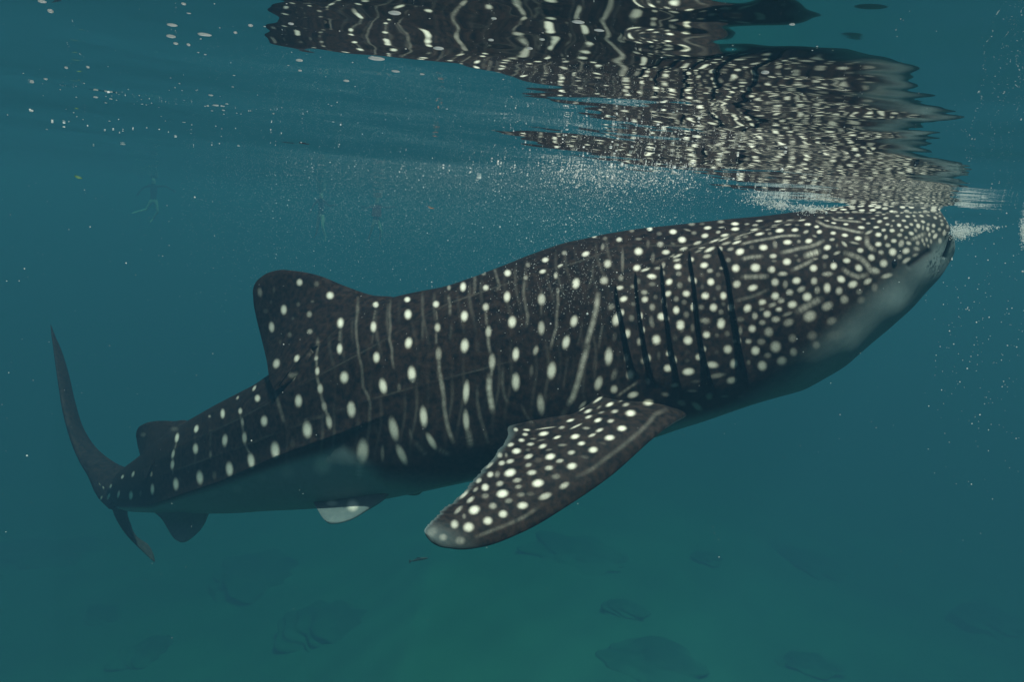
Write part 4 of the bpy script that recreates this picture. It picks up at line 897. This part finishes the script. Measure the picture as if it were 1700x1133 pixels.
# cloud of fine bubbles trailing behind the head
n = 2200
x = np.r_[rng.normal(950, 190, n // 2), rng.uniform(440, 1230, n // 2)]
y = 258 + rng.gamma(2.0, 42, len(x))
okk = (x > 430) & (x < 1260) & (y < 480)
x, y = x[okk], y[okk]
p = under(px_pts(x, y, depth_cap(x, y, rng.uniform(4.0, 5.6, len(x)), rng.uniform(.7, .97, len(x)))))
cloud('bubbles', p, rng.lognormal(math.log(0.0015), 0.45, len(p)) * to_cam(p)[:, 2] / 4.8, 'cloud of fine bubbles drifting behind the shark back')
# mist of the finest bubbles
OCT_V = np.array([(1, 0, 0), (-1, 0, 0), (0, 1, 0), (0, -1, 0), (0, 0, 1), (0, 0, -1)], float)
OCT_F = np.array([(0, 2, 4), (2, 1, 4), (1, 3, 4), (3, 0, 4), (2, 0, 5), (1, 2, 5), (3, 1, 5), (0, 3, 5)])
n = 46000
x = rng.normal(790, 220, n); y = 256 + rng.gamma(2.2, 44, n)
okk = (x > 300) & (x < 1350) & (y < 560)
x, y = x[okk], y[okk]
d = rng.uniform(4.6, 7.0, len(x)); dc = depth_cap(x, y, d, rng.uniform(.6, .97, len(x)))
keep_ = (dc > 3.4) | (rng.random(len(dc)) < 0.3)
x, y, dc = x[keep_], y[keep_], dc[keep_]
p = under(px_pts(x, y, dc))
cloud('bubbles', p, rng.lognormal(math.log(0.00085), 0.35, len(p)) * dc / 5.5, 'pale mist of the finest bubbles behind the shark', shape=(OCT_V, OCT_F))
# dense patch by the shoulder
n = 2600
x = rng.normal(1000, 85, n); y = 268 + rng.gamma(2.2, 30, n)
p = under(px_pts(x, y, depth_cap(x, y, rng.uniform(3.7, 4.4, n), rng.uniform(.7, .97, n))))
cloud('bubbles', p, rng.lognormal(math.log(0.0013), 0.5, n), 'dense fizz of bubbles above the shark shoulder')
# fizz hugging the flank
n = 900
x = rng.normal(930, 75, n); y = 470 + (930 - x) * 0.12 + rng.normal(0, 48, n)
p = px_pts(x, y, rng.uniform(2.95, 3.3, n))
cloud('bubbles', p, rng.lognormal(math.log(0.0010), 0.4, n), 'specks of bubbles in front of the dark flank')
# foam torn off where the head breaks the surface
def clumps(cx, cy, sx, sy, wt, n):
    k = rng.choice(len(cx), n, p=np.asarray(wt) / np.sum(wt))
    return np.asarray(cx)[k] + rng.normal(0, 1, n) * np.asarray(sx)[k], np.asarray(cy)[k] + rng.normal(0, 1, n) * np.asarray(sy)[k]
m_ = 34
t = np.sort(rng.beta(1.1, 1.5, m_))
x, y = clumps(1364 - 135 * t, 350 - 22 * t + rng.normal(0, 3.5, m_), rng.uniform(4, 13, m_), rng.uniform(2.0, 6.0, m_), rng.uniform(.3, 1, m_) * (1.15 - t), 1700)
p = under(px_pts(x, y, depth_cap(x, y, rng.uniform(3.3, 3.8, len(x)), rng.uniform(.9, .99, len(x)))), 0.002)
cloud('foam', p, rng.lognormal(math.log(0.0015), 0.5, len(p)), 'white foam trailing where the head meets the surface')
m_ = 26
t = np.sort(rng.beta(1.0, 1.7, m_))
x, y = clumps(1582 + 85 * t, 387 - 11 * t + rng.normal(0, 3, m_) * (1 - t), rng.uniform(4, 12, m_), rng.uniform(3, 7, m_) * (1.2 - t), rng.uniform(.3, 1, m_) * (1.2 - t), 1500)
p = px_pts(x, y, rng.uniform(3.2, 3.5, len(x)))
cloud('foam', p, rng.lognormal(math.log(0.0014), 0.5, len(p)), 'white jet of foam in front of the snout')
n = 420
x = 1699 + rng.normal(0, 3, n); y = rng.normal(384, 12, n)
p = px_pts(x, y, rng.uniform(3.2, 3.35, n))
cloud('foam', p, rng.lognormal(math.log(0.0015), 0.4, n), 'small patch of foam at the right edge of the picture')
# bubbles that lie along the far surface
n = 260
x = rng.uniform(470, 1250, n); y = rng.normal(272, 5, n) + np.maximum(x - 950, 0) * 0.09
x = np.where(rng.random(n) < 0.6, rng.choice(rng.uniform(480, 1200, 26), n) + rng.normal(0, 16, n), x)
p = under(px_pts(x, y, depth_cap(x, y, rng.uniform(4.6, 6.4, n), 0.985)), 0.004)
cloud('bubbles', p, rng.lognormal(math.log(0.0014), 0.5, n), 'line of bubbles lying along the underside of the surface')
# solid white flecks added to stand in for sun glints on the ripples
big = [(70,2,7,4),(84,18,4,5),(286,41,9,4),(284,60,8,4),(292,72,4,3),(313,74,3,3),(340,57,12,3),(305,6,4,3),(391,54,3,2.5),(416,42,4,3),(483,39,5,3),
       (625,97,14,3),(497,100,6,3),(498,117,3,2),(657,118,7,3),(655,21,11,5),(728,80,9,4),(960,36,11,4),(995,50,9,3),(900,65,5,3),(880,80,5,3),(1270,120,7,4),
       (701,123,4,2),(575,134,5,2.5),(350,158,4,2),(358,175,5,1.5),(159,161,4,2.5),(146,111,2.5,3),(110,112,2.5,3),(76,131,3,2.5),(53,136,3,3),(52,184,3,2.5),
       (108,172,3,2.5),(176,170,2.5,2),(184,164,2.5,2),(820,30,5,3),(1315,40,5,3),(795,296,4,2),(815,66,5,3)]
x = np.array([k[0] for k in big], float); y = np.array([k[1] for k in big], float)
nb_ = 240
x2 = np.r_[rng.normal(230, 130, 130), rng.uniform(300, 1560, nb_ - 130)]
y2 = np.r_[rng.normal(190, 28, 130), rng.uniform(5, 250, nb_ - 130)]
okk = (x2 > -20) & (y2 < 290) & (y2 < 250 + x2 * 0.05)
x2, y2 = x2[okk], y2[okk]
xs_, ys_ = np.r_[x, x2], np.r_[y, y2]
half_w = np.r_[[k[2] for k in big], rng.lognormal(math.log(0.95), 0.5, len(x2))]
half_h = np.r_[[k[3] for k in big], rng.lognormal(math.log(1.0), 0.3, len(x2))] * 0.6
p = surf_pts(xs_, ys_, 0.0)
for _ in range(3):
    zz = wave_height(p[:, 0], p[:, 1])
    v = p - C0; p = C0 + v * ((zz - C0[2]) / v[:, 2])[:, None]
dist = to_cam(p)[:, 2]
rad = half_w / F * dist
flat = np.stack([np.ones(len(rad)), np.clip(half_h / half_w * 2.0, 0.5, 1.6), np.clip(half_h / half_w, 0.2, 0.9)], -1)
cloud('glint_flecks', p, rad, 'bright flecks standing in for sun glints on the underside of the surface', flat, shape=(SPH_V, SPH_F))
# drifting particles everywhere
n = 900
x = rng.uniform(-50, 1750, n); y = rng.uniform(300, 1130, n) ** 1.0
y = 300 + (y - 300) * rng.random(n) ** 0.6
p = px_pts(x, y, rng.uniform(1.4, 6.0, n))
cloud('drifting_particles', p, rng.lognormal(math.log(0.0007), 0.5, n), 'tiny pale specks drifting in the open water')
n = 260
x = rng.normal(1640, 60, n); y = rng.normal(560, 120, n)
p = px_pts(x, y, rng.uniform(1.8, 3.2, n))
cloud('drifting_particles', p, rng.lognormal(math.log(0.0010), 0.45, n), 'pale specks scattered in the water below the snout')


# ------------------------------------------------------------------ the water's own haze
HB = (-62.0, 62.0, -13.0, 94.0, -31.0, 0.12)
hv = [(x, y, z) for x in HB[0:2] for y in HB[2:4] for z in HB[4:6]]
hf = [(0, 1, 3, 2), (4, 6, 7, 5), (0, 4, 5, 1), (2, 3, 7, 6), (0, 2, 6, 4), (1, 5, 7, 3)]
m_haze = bpy.data.materials.new('water_haze')
m_haze.use_nodes = True
nt = m_haze.node_tree
nt.nodes.remove(nt.nodes['Principled BSDF'])
pv = node(nt, 'ShaderNodeVolumePrincipled')
pv.inputs['Color'].default_value = (*HAZE_COLOR, 1)
pv.inputs['Absorption Color'].default_value = (*HAZE_ABSORB, 1)
pv.inputs['Density'].default_value = HAZE_DENSITY
pv.inputs['Anisotropy'].default_value = 0.0
nt.links.new(pv.outputs['Volume'], nt.nodes['Material Output'].inputs['Volume'])
haze = new_obj('haze', hv, hf, m_haze, smooth=False)
tag(haze, 'blue green murk of the sea water fading far things', kind='stuff')
